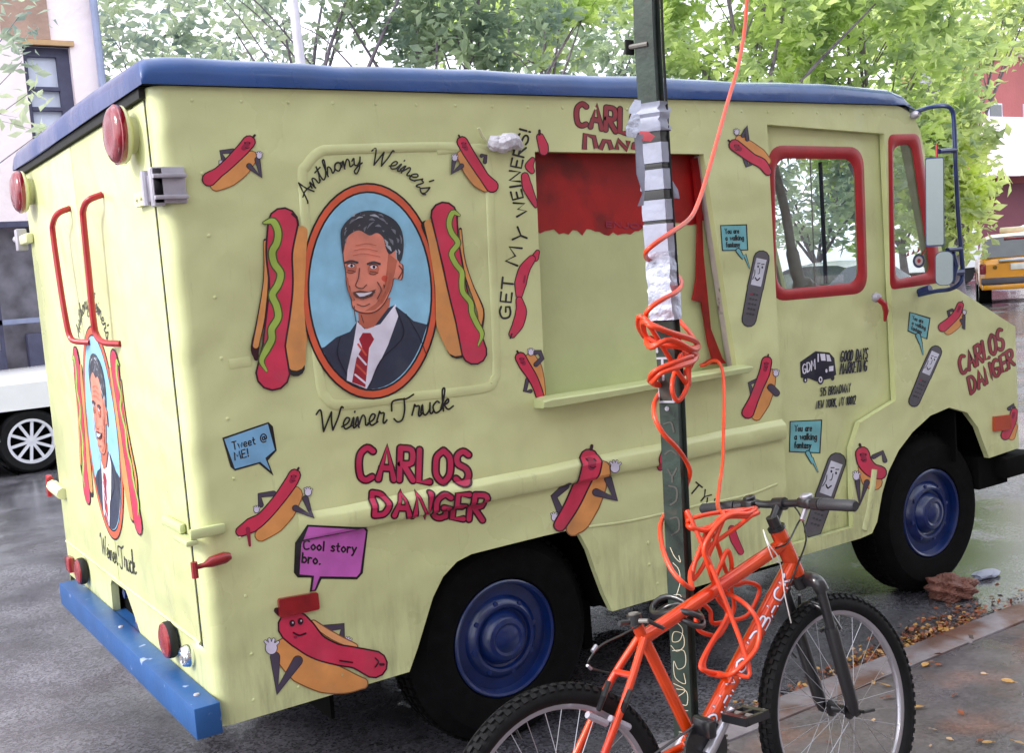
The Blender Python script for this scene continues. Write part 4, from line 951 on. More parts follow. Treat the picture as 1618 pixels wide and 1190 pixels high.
# portrait
def portrait(mk, parent, names=True):
    d = mk(0)
    d.ellipse((583.5, 460), 110, 171.5, P_black, ang=-.03, n=56); d.ellipse((583.5, 460), 107, 168.5, P_or, ang=-.03, n=56); d.ellipse((583.5, 460), 98.5, 158, P_black, ang=-.03, n=56); OV = ((583.5, 460), 95.5, 155, -.03)
    d.ellipse(OV[0], OV[1], OV[2], P_sky, ang=OV[3], n=56)
    def clip(pts):
        # keep points inside the oval
        r_ = []
        for (x, y) in pts:
            dx, dy = x-OV[0][0], y-OV[0][1]; ca, sa = math.cos(-OV[3]), math.sin(-OV[3]); a, b = dx*ca-dy*sa, dx*sa+dy*ca
            q_ = math.sqrt((a/OV[1])**2+(b/OV[2])**2)
            r_.append((OV[0][0]+dx/q_, OV[0][1]+dy/q_) if q_ > 1 else (x, y))
        return r_
    P = lambda pts, m_: d.poly(clip(pts), m_)
    jac = [(512, 548), (530, 533), (552, 524), (566, 510), (600, 500), (622, 482), (640, 494), (652, 505), (678, 514), (690, 500)]
    low = [(583.5+95.5*math.cos(a), 460+155*math.sin(a)) for a in [R_(k) for k in range(12, 150, 6)]]
    P([(512, 548), (530, 533), (552, 524), (563, 508), (622, 482), (640, 496), (652, 507), (676, 514)]+low, P_suit)
    P([(563, 508), (575, 520), (600, 512), (624, 480), (628, 500), (612, 545), (586, 600), (578, 616), (546, 604), (548, 585), (557, 545)], P_shirt)
    P([(565, 495), (566, 512), (578, 520), (590, 516), (614, 484), (616, 470), (580, 480)], P_skin2)
    P([(566, 536), (572, 526), (584, 526), (590, 536), (582, 550), (576, 612), (555, 604), (562, 566), (571, 549)], P_tie)
    for k in range(4): d.ribbon([(560+k*1.5, 592-k*16), (577, 606-k*15)], 3, P_shirt if k % 2 == 0 else P_flush)
    d.ribbon([(536, 533), (532, 560), (546, 592)], 1.6, P_suit2); d.ribbon([(624, 486), (636, 530), (600, 570), (582, 612)], 1.8, P_suit2); d.ribbon([(640, 496), (660, 530), (672, 560)], 1.2, P_suit2)
    # head
    head = catmull([(p[0], p[1], 0) for p in [(541, 380), (540, 405), (544, 430), (546, 452), (552, 470), (556, 488), (570, 495), (590, 494), (606, 480), (618, 455), (622, 440), (634, 442), (636, 420), (630, 412), (634, 380), (622, 352), (590, 342), (556, 350)]], 4, True)
    d.poly([(q.x, q.y) for q in head], P_skin3); cx_, cy_ = 585, 420
    d.poly([(cx_+(q.x-cx_)*.965, cy_+(q.y-cy_)*.975) for q in head], P_skin)
    d.poly([(612, 400), (626, 412), (622, 432), (616, 455), (604, 478), (590, 490), (574, 492), (592, 480), (604, 462), (608, 440)], P_skin2)
    d.ellipse((607, 440), 6, 5, P_flush, n=14)
    hair = catmull([(p[0], p[1], 0) for p in [(540, 402), (537, 380), (538, 362), (550, 346), (568, 335), (590, 333), (612, 341), (626, 352), (634, 368), (636, 392), (632, 412), (626, 410), (624, 396), (614, 402), (608, 392), (604, 376), (594, 368), (582, 372), (566, 364), (552, 370), (545, 380)]], 4, True)
    d.poly([(q.x, q.y) for q in hair], P_hair)
    rr_ = random.Random(4)
    for (x, y, a) in ((545, 368, -1.2), (546, 380, -1.4), (562, 340, -.3), (586, 348, .1), (600, 341, .4), (624, 402, 1.5), (631, 378, 1.4), (608, 384, 1.2), (548, 358, -.9), (556, 350, -.6), (566, 345, -.3), (578, 341, 0), (590, 342, .2), (602, 348, .5), (612, 356, .7), (620, 366, .9), (626, 380, 1.3), (570, 355, -.5), (584, 356, -.8), (596, 358, .1), (606, 368, .8), (616, 382, 1.0), (628, 398, 1.4), (560, 362, -1), (576, 362, -1.2), (612, 392, .8)):
        l_ = 5; l_ = rr_.uniform(4, 8); w_ = rr_.uniform(2.2, 5.2)
        d.ribbon([(x-math.cos(a)*l_, y-math.sin(a)*l_), (x+1.5*math.sin(a), y-1.5*math.cos(a)), (x+math.cos(a)*l_, y+math.sin(a)*l_)], [.6, w_, .8], (P_hair2, P_hairm)[rr_.random() < .45], cap=False, lv=d.lv)
    d.lv += 1
    # ear, eyes, nose, mouth
    d.ribbon([(629, 420), (634, 428), (628, 440)], 2, P_skin3)
    for (x, y) in ((553, 420), (588, 422)):
        d.ellipse((x, y+3), 9, 7.5, P_skin2, n=14); d.ellipse((x, y), 5.2, 2.7, P_shirt, n=12); d.ellipse((x+.8, y), 2.3, 2.5, P_black, n=10); d.ribbon([(x-7, y+10), (x, y+12), (x+7, y+9)], 1.2, P_skin3); d.ribbon([(x-9, y-5), (x, y-7.5), (x+10, y-5)], 3.4, P_hair); d.ribbon([(x-6, y-3), (x, y-4.4), (x+6, y-2)], 1.2, P_black); d.ribbon([(x-5, y+7), (x+4, y+8)], 1.2, P_skin3)
    d.ribbon([(566, 424), (564, 440), (560, 452), (570, 456), (577, 450)], 1.6, P_skin3); d.ribbon([(558, 396), (575, 393), (594, 397)], 1.2, P_skin2); d.ribbon([(560, 388), (578, 385), (592, 388)], 1.2, P_skin2)
    d.poly([(555, 462), (566, 459), (580, 461), (592, 457), (586, 468), (572, 473), (560, 470)], P_skin3); d.poly([(560, 463), (574, 463), (586, 461), (581, 467), (566, 469)], P_shirt)
    d.ribbon([(550, 452), (552, 464), (558, 474)], 1.4, P_skin3); d.ribbon([(594, 446), (600, 458), (594, 472)], 1.6, P_skin3); d.ribbon([(562, 481), (572, 484), (582, 480)], 1.4, P_skin3); d.ribbon([(604, 450), (606, 462)], 1.4, P_skin3); d.ribbon([(546, 440), (549, 458), (556, 474)], 3.2, P_skin2); d.ribbon([(612, 430), (608, 452), (598, 474)], 3.4, P_skin2); d.ribbon([(575, 468), (590, 462)], 1.4, P_skin3); d.ribbon([(556, 404), (572, 401), (598, 406)], 1.3, P_skin2); d.ribbon([(557, 484), (558, 496), (560, 508)], 1.6, P_skin3); d.ribbon([(568, 498), (572, 510)], 1.4, P_skin3)
    d.done('painted_portrait', parent, 'oval orange framed portrait of a dark haired man in navy suit and striped tie')
    # side hot dogs
    d = mk(.001)
    d.ribbon([(470, 372), (462, 420), (458, 480), (454, 535), (466, 580)], [20, 30, 32, 40, 30], P_black); d.ribbon([(476, 366), (468, 420), (464, 480), (462, 535), (466, 570)], [18, 28, 30, 44, 32], P_bun)
    d.ribbon([(418, 380), (419, 440), (412, 500), (402, 548), (404, 566)], [6, 9, 14, 14, 8], P_out); d.ribbon([(418, 382), (419, 440), (412, 500), (403, 546)], [4, 6, 10, 9], P_bun)
    d.ribbon([(446, 352), (440, 400), (443, 450), (438, 500), (432, 545), (430, 590)], [50, 44, 40, 40, 38, 56], P_out); d.ribbon([(446, 352), (440, 400), (443, 450), (438, 500), (432, 545), (430, 590)], [44, 38, 34, 34, 32, 50], P_red)
    rel = [(416, 352), (430, 350), (438, 366), (436, 384), (429, 398), (432, 416), (442, 432), (438, 450), (429, 466), (436, 484), (438, 502), (428, 520), (428, 536), (420, 552), (412, 570), (420, 586)]
    d.ribbon(rel, [6]+[15]*13+[11, 5], P_reld); d.ribbon(rel, [3]+[10]*13+[7, 3], P_rel); d.ribbon([(460, 338), (468, 346), (470, 356)], 3, P_out); d.done('painted_hot_dog', parent)
    d = mk(.001)
    d.ribbon([(672, 356), (690, 392), (700, 450), (706, 510), (722, 550)], [16, 26, 30, 36, 34], P_black); d.ribbon([(676, 354), (690, 392), (700, 450), (707, 510), (720, 546)], [14, 26, 28, 38, 34], P_bun)
    d.ribbon([(726, 362), (730, 410), (742, 450), (758, 490), (758, 520)], [5, 8, 9, 12, 8], P_out); d.ribbon([(726, 364), (730, 410), (742, 450), (757, 490), (757, 512)], [3, 5, 6, 9, 5], P_bun)
    S_ = [(700, 340), (706, 380), (714, 420), (722, 460), (734, 505), (748, 556)]
    d.ribbon(S_, [44, 36, 34, 32, 34, 42], P_out); d.ribbon(S_, [38, 31, 28, 27, 29, 37], P_red)
    rel = [(724, 340), (714, 336), (708, 352), (712, 368), (722, 384), (712, 400), (718, 416), (728, 430), (728, 446), (730, 462), (742, 478), (744, 494), (752, 512), (760, 528), (754, 546)]
    d.ribbon(rel, [5]+[11]*12+[9, 4], P_reld); d.ribbon(rel, [3]+[7.5]*12+[6, 2], P_rel); d.done('painted_hot_dog', parent)
    d = mk(0); text_path(d, "Anthony Weiner's", [(484, 318), (502, 292), (530, 272), (566, 262), (600, 262), (640, 277), (668, 308)], 26, 2.4, P_black, script=True, slant=.12); d.done('painted_lettering', parent, 'black script arching over the portrait')
    d = mk(0); text_path(d, "Weiner Truck", [(502, 682), (560, 676), (610, 668), (660, 658), (714, 646)], 34, 2.8, P_black, script=True, slant=.12); d.done('painted_lettering', parent, 'black script under the portrait')
portrait(lambda b_: side_decal(0, .0046+b_), truck)
# the same artwork on the rear doors
def rear_to(x, y):
    a = XZ(x, y); return (1.10-(a[0]-.655)*1.06, 1.262+(a[1]-1.738)*1.17)
def rear_f(u, v, l): return (-.0065-l, u, v) if v > .668 else (-.0062-l, u, v)
portrait(lambda b_: Decal(rear_to, rear_f, base=.0012+b_), truck)
# phones and teal bubbles
def bubble_t(d, q, zig, T):
    d.poly([(q[0][0]-1.5, q[0][1]-1.5), (q[1][0]+2, q[1][1]-2), (q[2][0]+2, q[2][1]+1.5), (q[3][0]-1.5, q[3][1]+1.5)], P_black); d.poly(q, P_teal)
    d.ribbon(zig, [9]+[6]*(len(zig)-2)+[2], P_black, smooth=False); d.ribbon(zig, [6]+[3.5]*(len(zig)-2)+[1], P_teal, smooth=False)
    tl, tr, br, bl = [Vector(k) for k in q]
    for i, s_ in enumerate(T):
        v0, v1 = .12+i*.28, .12+i*.28+.2; f_ = lambda u, v: (tl.lerp(tr, u)).lerp(bl.lerp(br, u), v)
        ln = len(s_)/9; u0_, u1_ = .14, .14+.72*ln if ln < 1 else .88
        text_quad(d, s_, [f_(u0_, v0), f_(u1_, v0), f_(u1_, v1), f_(u0_, v1)], (tl-bl).length*.038, P_black)
def phone(d, top, mid, bot, w):
    t, m_, b_ = Vector(top), Vector(mid), Vector(bot)
    d.ribbon([t, m_], [w+3, w+4], P_black, smooth=False); d.ribbon([m_, b_], [w+3, w+1], P_black, smooth=False); d.ribbon([t, m_], [w, w+1], P_phone, smooth=False); d.ribbon([m_, b_], [w, w-2], P_phone, smooth=False)
    a = t.lerp(m_, .02); c = t.lerp(m_, .92); dr = (c-a).normalized(); nn = Vector((-dr.y, dr.x)); W2 = w*.36
    if nn.x < 0: nn = -nn
    d.poly([tuple(a-nn*W2), tuple(a+nn*W2), tuple(c+nn*W2), tuple(c-nn*W2)], P_face)
    F = lambda u, v: tuple(a.lerp(c, v)+nn*W2*u)
    for u in (-.35, .45): d.ellipse(F(u, .3), w*.06, w*.09, P_black, n=8); d.ribbon([F(u-.25, .2), F(u+.22, .17)], w*.06, P_black)
    d.ribbon([F(0, .35), F(.12, .52), F(-.1, .56)], w*.05, P_phone2); d.ribbon([F(-.45, .72), F(0, .8), F(.4, .7)], w*.08, P_black); d.ribbon([F(-.9, .8), F(-.7, .6), F(-.85, .45)], w*.05, P_phone2)
    k0 = m_.lerp(b_, .2); k1 = m_.lerp(b_, .9)
    for i in range(5):
        for j in (-.55, 0, .55):
            p_ = k0.lerp(k1, i/4.5)+nn*W2*j; d.ellipse((p_.x, p_.y), w*.09, w*.07, P_dr if (i == 0 and j < 0) else P_phone2, n=8, lv=d.lv)
    d.lv += 1
YW = ('You are', 'a walking', 'fantasy')
d = side_decal(); bubble_t(d, [(1139, 357), (1178, 356), (1180, 394), (1142, 395)], [(1166, 396), (1174, 408), (1176, 402), (1184, 424)], YW); d.done('speech_bubble', truck, 'small teal speech bubble right of the hatch')
d = side_decal(); phone(d, (1203, 408), (1193, 455), (1183, 505), 23); d.done('painted_phone', truck)
d = side_decal(DY-.0005); bubble_t(d, [(1249, 667), (1297, 665), (1294, 715), (1248, 713)], [(1276, 716), (1284, 732), (1282, 724), (1292, 746)], YW); d.done('speech_bubble', truck, 'teal speech bubble on the cab door')
d = side_decal(DY-.0005); phone(d, (1322, 730), (1302, 786), (1284, 838), 27); d.done('painted_phone', truck)
d = side_decal(); bubble_t(d, [(1438, 494), (1468, 504), (1463, 535), (1435, 522)], [(1450, 530), (1455, 544), (1454, 540), (1458, 560)], YW); d.done('speech_bubble', truck)
d = side_decal(); phone(d, (1478, 556), (1461, 594), (1444, 634), 18); d.done('painted_phone', truck)
# company mark on the door
d = side_decal(DY-.0005)
d.poly([(1264, 572), (1288, 555), (1310, 557), (1318, 566), (1321, 592), (1312, 598), (1290, 603), (1278, 598), (1265, 597)], P_navy)
for c, r_ in (((1272, 600), 4.5), ((1296, 600), 7), ((1315, 597), 4)): d.ellipse(c, r_*.75, r_*1.1, P_navy, n=16)
d.ellipse((1296, 600), 3, 5, P_shirt, n=14); d.ellipse((1296, 600), 1.4, 2.8, P_navy, n=10); d.ellipse((1272, 601), 1.2, 2.2, P_shirt, n=8)
d.poly([(1295, 559), (1303, 559), (1304, 570), (1297, 570)], P_shirt); d.poly([(1305, 560), (1310, 561), (1313, 571), (1306, 571)], P_shirt); d.poly([(1291, 559), (1293, 559), (1293, 572), (1291, 572)], P_shirt); d.ellipse((1305, 586), 1.8, 3.2, P_shirt, n=8); d.poly([(1309, 579), (1316, 578), (1316, 586), (1309, 587)], P_shirt)
text_quad(d, 'GDM', [(1267, 577), (1287, 567), (1287, 583), (1268, 591)], 1.8, P_shirt)
text_quad(d, 'GOOD DAYS', [(1329, 555), (1371, 550), (1369, 567), (1327, 572)], 2.0, P_navy, gap=.3); text_quad(d, 'MARKETING', [(1328, 574), (1370, 569), (1368, 586), (1326, 591)], 2.0, P_navy, gap=.3)
text_quad(d, '515 BROADWAY', [(1296, 613), (1343, 606), (1342, 619), (1295, 626)], 1.6, P_navy, gap=.3); text_quad(d, 'NEW YORK, NY 10012', [(1289, 634), (1351, 625), (1350, 638), (1288, 646)], 1.6, P_navy, gap=.3)
d.done('company_mark', truck, 'dark navy van mark with company name and address')
# red painted fragment behind the handlebar
d = side_decal(); saus(d, [(1156, 836), (1160, 852), (1170, 872)], [10, 12, 9], 2); d.done('painted_sausages', truck)

# ================================================================== SIGN POST
M_post = mat('post_green', (.020, .034, .027), .5, metal=.2, var=.4, vscale=16, bump=.0012, bscale=60, col2=(.075, .05, .04), c2scale=9, c2lo=.58, c2hi=.7)
M_tape = mat('white_tape', srgb((156, 160, 180)), .5, var=.1, vscale=20, bump=.003, bscale=28)
M_btape = mat('black_tape', (.02, .02, .022), .35, var=.3)
M_silver = mat('silver_tape', srgb((178, 182, 200)), .3, metal=.6, var=.25, vscale=30, bump=.006, bscale=30)
M_pink = mat('pink_tape', srgb((214, 90, 100)), .5)
M_tagp = mat('tag_paint', srgb((206, 196, 172)), .6); M_chalk = mat('stencil_grey', srgb((176, 178, 190)), .6)
PYY = -1.08
axis_px = [(1014, -30), (1018, 80), (1029, 260), (1042, 450), (1054, 600), (1063, 800), (1072, 1000), (1081, 1190), (1090, 1345)]
axis_P = catmull([PY(a, b, PYY) for a, b in axis_px], 8)
top_ = axis_P[0]+(axis_P[0]-axis_P[8]).normalized()*.9
axis_P = [top_]+axis_P
while axis_P[-1].z < .09: axis_P.pop()
def pole_at(py):
    best = min(range(len(axis_px)-1), key=lambda i: 0 if axis_px[i][1] <= py <= axis_px[i+1][1] else 9)
    (a, b), (c, e) = axis_px[best], axis_px[best+1]; t = (py-b)/(e-b); return PY(a+(c-a)*t, py, PYY)
Nn = Vector((-.90, -.43, 0)).normalized(); Rr_ = Vector((.43, -.90, 0)).normalized()
sec = [(-.027, 0), (.027, 0), (.027, -.030), (.036, -.030), (.036, -.033), (.0235, -.033), (.0235, -.004), (-.0235, -.004), (-.0235, -.033), (-.036, -.033), (-.036, -.030), (-.027, -.030)]
def chan(mb, P, sec, mt):
    n = len(sec); vs = []; fs = []
    for q in P:
        for (a, b) in sec: vs.append(q+Rr_*a+Nn*b)
    for i in range(len(P)-1):
        for k in range(n): fs.append((i*n+k, i*n+(k+1) % n, (i+1)*n+(k+1) % n, (i+1)*n+k))
    mb.add(vs, fs, mt); f0 = tessellate_polygon([[Vector((a, b, 0)) for a, b in sec]])
    mb.add(vs[:n], f0, mt); mb.add(vs[-n:], f0, mt)
post = thing('sign_post', 'dark green steel sign post wrapped in white and silver tape, graffiti tags on its foot', 'sign post', (axis_P[-1].x, axis_P[-1].y, .1))
mb = MB(); chan(mb, axis_P[::-1] if axis_P[0].z > axis_P[-1].z else axis_P, sec, M_post); mb.build('channel', post, smooth=30)
# bolts and clips
mb = MB(); c = pole_at(70); mb.box(c+Rr_*-.05+Vector((-.012, -.01, -.02)), c+Rr_*-.035+Vector((.012, .01, .02)), M_black, bev=.003); mb.tube([c-Rr_*.045, c+Rr_*.01], .007, M_steel, 8)
mb.build('sign_bolt', post); 
mb = MB(); mb.lathe([(.007, 0), (.006, .002), (0, .003)], pole_at(646)-Rr_*.004, Nn, M_chalk, 10); mb.build('bolt', post)
mb = MB(); c = pole_at(56); mb.lathe([(.033, 0), (.033, .012)], c, (0, 0, 1), M_steel, 10); 
def wrap(y0, y1, mt, name, ex=.003, wob=.0015, seed=1, n=6):
    r_ = random.Random(seed); s2 = [(-.029-ex, ex), (.029+ex, ex), (.038+ex, -.02), (.036+ex, -.034-ex), (-.036-ex, -.034-ex), (-.034-ex, -.02)]
    P = [pole_at(y0+(y1-y0)*i/n) for i in range(n+1)]; vs = []; fs = []; m_ = len(s2)
    for q in P:
        for (a, b) in s2: vs.append(q+Rr_*(a+r_.uniform(-wob, wob))+Nn*(b+r_.uniform(-wob, wob)))
    for i in range(n):
        for k in range(m_): fs.append((i*m_+k, i*m_+(k+1) % m_, (i+1)*m_+(k+1) % m_, (i+1)*m_+k))
    fs += [tuple(range(m_)), tuple(n*m_+k for k in range(m_))]
    b = MB(); b.add(vs, fs, mt); return b.build(name, post, smooth=50)
for i, (a, b_, mt, ex) in enumerate(((208, 226, M_btape, .003), (226, 258, M_tape, .005), (259, 267, M_btape, .003), (268, 300, M_tape, .005), (301, 315, M_btape, .003), (316, 348, M_tape, .005), (349, 353, M_btape, .003), (354, 398, M_tape, .005))):
    wrap(a, b_, mt, 'tape', ex, .0006, i)
wrap(398, 506, M_silver, 'tape', .005, .0022, 21, 16)
wrap(163, 208, M_tape, 'paper_wrap', .009, .006, 5, 8)
def flap(pts, y, mt, name, th=.002, par=post):
    P = [PY(a, b, y) for a, b in pts]; b = MB(); n = len(P)//2
    vs = []; r_ = random.Random(len(pts))
    for p in P: q = p+Vector((0, r_.uniform(-.012, .012), 0)); vs += [q, q+Vector((0, th, 0))]
    # strip between left and right boundary lists
    fs = []
    for i in range(n-1):
        a0, a1, b0, b1 = 2*i, 2*(i+1), 2*(2*n-1-i), 2*(2*n-2-i)
        fs += [(a0, a1, b1, b0), (a0+1, b0+1, b1+1, a1+1)]
    b.add(vs, fs, mt); return b.build(name, par, smooth=60)
flap([(1003, 212), (1004, 240), (1007, 275), (1013, 305), (1011, 325), (1020, 324), (1020, 300), (1016, 270), (1016, 240), (1014, 212)], -1.13, M_tape, 'loose_tape')
flap([(1050, 262), (1056, 280), (1060, 300), (1062, 312), (1070, 314), (1069, 300), (1062, 276), (1054, 258)], -1.10, M_tape, 'loose_tape')
flap([(1006, 156), (998, 170), (994, 178), (1000, 182), (1008, 174), (1014, 158)], -1.12, M_tape, 'loose_tape')
flap([(1002, 178), (992, 200), (990, 215), (1002, 218), (1008, 200), (1012, 180)], -1.14, M_silver, 'loose_tape')
flap([(1014, 206), (1013, 214), (1016, 222), (1026, 224), (1030, 216), (1026, 207)], -1.135, M_pink, 'loose_tape')
# stencil marks and tags painted on the web
def pole_dec():
    def to2(x, y):
        return (x, y)
    def f(x, y, l):
        c = pole_at(y); cpx = None
        best = [i for i in range(len(axis_px)-1) if axis_px[i][1] <= y <= axis_px[i+1][1]][0]
        (a, b), (c2, e) = axis_px[best], axis_px[best+1]; ax = a+(c2-a)*(y-b)/(e-b)
        return c+Rr_*max(-.0262, min(.0262, (x-ax)*.00215*1.0))+Nn*(l*.6)
    return Decal(to2, f)
d = pole_dec()
for pts in ([(1039, 544), (1040, 556)], [(1036, 566), (1057, 566)], [(1047, 566), (1049, 600)], [(1041, 608), (1043, 634)], [(1043, 635), (1064, 635)], [(1064, 635), (1062, 626)]): d.ribbon(pts, 3.4, M_chalk, smooth=False)
d.done('stencil_mark', post)
d = pole_dec()
for pts in ([(1060, 866), (1066, 880), (1074, 888), (1072, 878)], [(1064, 890), (1072, 900), (1074, 920), (1068, 945)], [(1062, 942), (1074, 940), (1076, 952), (1066, 956)],
            [(1062, 990), (1070, 985), (1078, 995), (1074, 1012), (1064, 1015), (1066, 1000), (1078, 1002), (1080, 1020), (1070, 1030), (1062, 1022)], [(1064, 1030), (1080, 1028), (1082, 1050), (1072, 1058), (1066, 1046), (1068, 1072), (1082, 1080), (1080, 1064)],
            [(1066, 1082), (1082, 1090), (1070, 1104)], [(1070, 1090), (1084, 1092), (1085, 1112), (1078, 1114)], [(1086, 1122), (1072, 1126), (1074, 1142), (1084, 1140), (1084, 1156), (1074, 1158)]): d.ribbon(pts, 1.0, M_tagp, 5)
d.done('graffiti_tag', post)
d = pole_dec()
M_fade = mat('faded_tag', (.06, .055, .05), .6)
for pts in ([(1052, 718), (1060, 712), (1068, 718)], [(1056, 742), (1062, 752), (1068, 740)], [(1062, 752), (1062, 762)], [(1058, 768), (1068, 772), (1068, 790), (1060, 798)], [(1060, 820), (1070, 818), (1072, 836), (1062, 846)], [(1050, 670), (1060, 668), (1064, 682)]): d.ribbon(pts, 2.4, M_fade, 5)
d.done('graffiti_tag', post)
# black wire down the back edge of the post
mb = MB(); mb.tube([pole_at(y)+Rr_*.043-Nn*.026 for y in range(-20, 500, 40)], .004, M_black, 6); mb.build('wire', post)

# ================================================================== BICYCLE
bx, by, bth, bph, bde, bwb, bbu, scu, scw, htu, htw, bzs, bbw, BR = [0.4462, -1.2695, -0.0108, 0.1431, 0.06, 1.0016, 0.4496, 0.3261, 0.7117, 0.8743, 0.8649, 0.1007, 0.3832, 0.329]
bh = Vector((math.cos(bth), math.sin(bth), 0)); bl = Vector((-math.sin(bth), math.cos(bth), 0)); bup = Vector((0, 0, 1))*math.cos(bph)+bl*math.sin(bph); blat = bup.cross(bh)
def T(u, w, v=0): return Vector((bx, by, bzs))+bh*u+bup*w+blat*v
HA = R_(71); bk = (bh*-math.cos(HA)+bup*math.sin(HA)); hbot = T(htu, htw)-bk*.12; htop = T(htu, htw)+bk*.012
def rotk(v, a): return v*math.cos(a)+bk.cross(v)*math.sin(a)+bk*(bk.dot(v))*(1-math.cos(a))
Fc = hbot+rotk(T(bwb, BR)-hbot, bde); fl = rotk(blat, bde); fh = fl.cross(bk).normalized(); 
if fh.dot(bh) < 0: fh = -fh
M_orange = mat('bike_orange', srgb((222, 70, 12)), .18, metal=.3, var=.08, vscale=12, coat=.9, col2=srgb((200, 44, 16)), c2scale=3, c2lo=.5, c2hi=.65)
M_rim = mat('rim_alloy', srgb((188, 186, 196)), .28, metal=.75, var=.1); M_spoke = mat('spoke_steel', srgb((190, 190, 196)), .3, metal=.9)
M_grip = mat('grip_rubber', (.025, .025, .03), .55, var=.2, bump=.001, bscale=150); M_bblk = mat('bike_black', (.014, .014, .017), .28, var=.3, coat=.5); M_wht = mat('white_lettering', srgb((220, 218, 232)), .4); M_cabl = mat('cable_black', (.015, .015, .015), .4); M_cabw = mat('cable_white', srgb((215, 212, 210)), .4)
bike = thing('bicycle', 'orange mountain bike without a saddle leaning on the taped post', 'bicycle', (bx+.5, by, .1))
scl, bb = T(scu, scw), T(bbu, bbw)
mb = MB()
tt = hbot.lerp(T(htu, htw), .78); dt = hbot.lerp(T(htu, htw), .22)
sT = T(scu-.012, scw+.04)
mb.tube([scl-bup*.012, tt], .0195, M_orange, 20); mb.build('top_tube', bike, smooth=60)
mb = MB(); mb.tube([bb, dt], .024, M_orange, 20); mb.build('down_tube', bike, smooth=60)
mb = MB(); mb.tube([bb, sT], .0165, M_orange, 18); mb.lathe([(.034, 0)]*1+[(.034, .001)], bb, blat, M_orange, 4) if False else None
mb.tube([bb-blat*.036, bb+blat*.036], .022, M_orange, 18); mb.build('seat_tube', bike, smooth=60)
mb = MB(); mb.tube([hbot-bk*.012, htop+bk*.012], .0235, M_orange, 20); mb.tube([hbot-bk*.016, hbot-bk*.008], .027, M_bblk, 18); mb.tube([htop+bk*.008, htop+bk*.018], .026, M_bblk, 18)
mb.build('head_tube', bike, smooth=60)
Rc = T(0, BR)
for sg in (-1, 1):
    mb = MB(); mb.tube(catmull([scl+blat*sg*.012-bup*.01, scl.lerp(Rc, .3)+blat*sg*.042, scl.lerp(Rc, .7)+blat*sg*.055, Rc+blat*sg*.068], 6), .0105, M_orange, 10)
    mb.build('seat_stay', bike, smooth=60)
    mb = MB(); mb.tube(catmull([bb+blat*sg*.03, bb.lerp(Rc, .3)+blat*sg*.04, Rc+blat*sg*.068], 6), .0115, M_orange, 10); mb.build('chain_stay', bike, smooth=60)
mb = MB(); mb.tube([scl.lerp(Rc, .22)+blat*.035, scl.lerp(Rc, .22)-blat*.035], .009, M_orange, 10); mb.build('stay_bridge', bike)
mb = MB(); mb.tube([sT-bup*.012, sT+bup*.016], .020, M_bblk, 16); mb.tube([sT+blat*-.02, sT-blat*.045+bh*.01], .006, M_steel, 8); mb.tube([sT+blat*-.04+bh*.01, sT-blat*.045+bh*.055-bup*.03], .0055, M_bblk, 8); mb.tube([sT-bh*.02, sT-bh*.05+bup*.004], .007, M_bblk, 8); mb.build('seat_clamp', bike)
mb = MB(); mb.tube([sT-bup*.002, sT+bup*.020], .0135, M_steel, 14); mb.build('seat_tube_cap', bike)
# lettering on the down tube
axd = (dt-bb).normalized(); Ld = (dt-bb).length; mid = (bb+dt)/2; view = (CAM-mid); view = (view-axd*view.dot(axd)).normalized(); side_ = axd.cross(view)
if side_.dot(rt) > 0: side_ = -side_                 # points left in view
def dtf(s_, t_, l): a = t_/.024-.36; return bb+axd*s_+(view*math.cos(a)+side_*math.sin(a))*(.0242+l)
d = Decal(lambda x, y: (x, y), dtf)
text_quad(d, 'DIAMONDBACK', [(.06, .015), (Ld-.05, .015), (Ld-.05, -.013), (.06, -.013)], .0050, M_wht, mat('lettering_outline', srgb((88, 14, 54)), .4), .0016, gap=.26)  # white letters with a printed dark plum outline
d.done('lettering', bike)
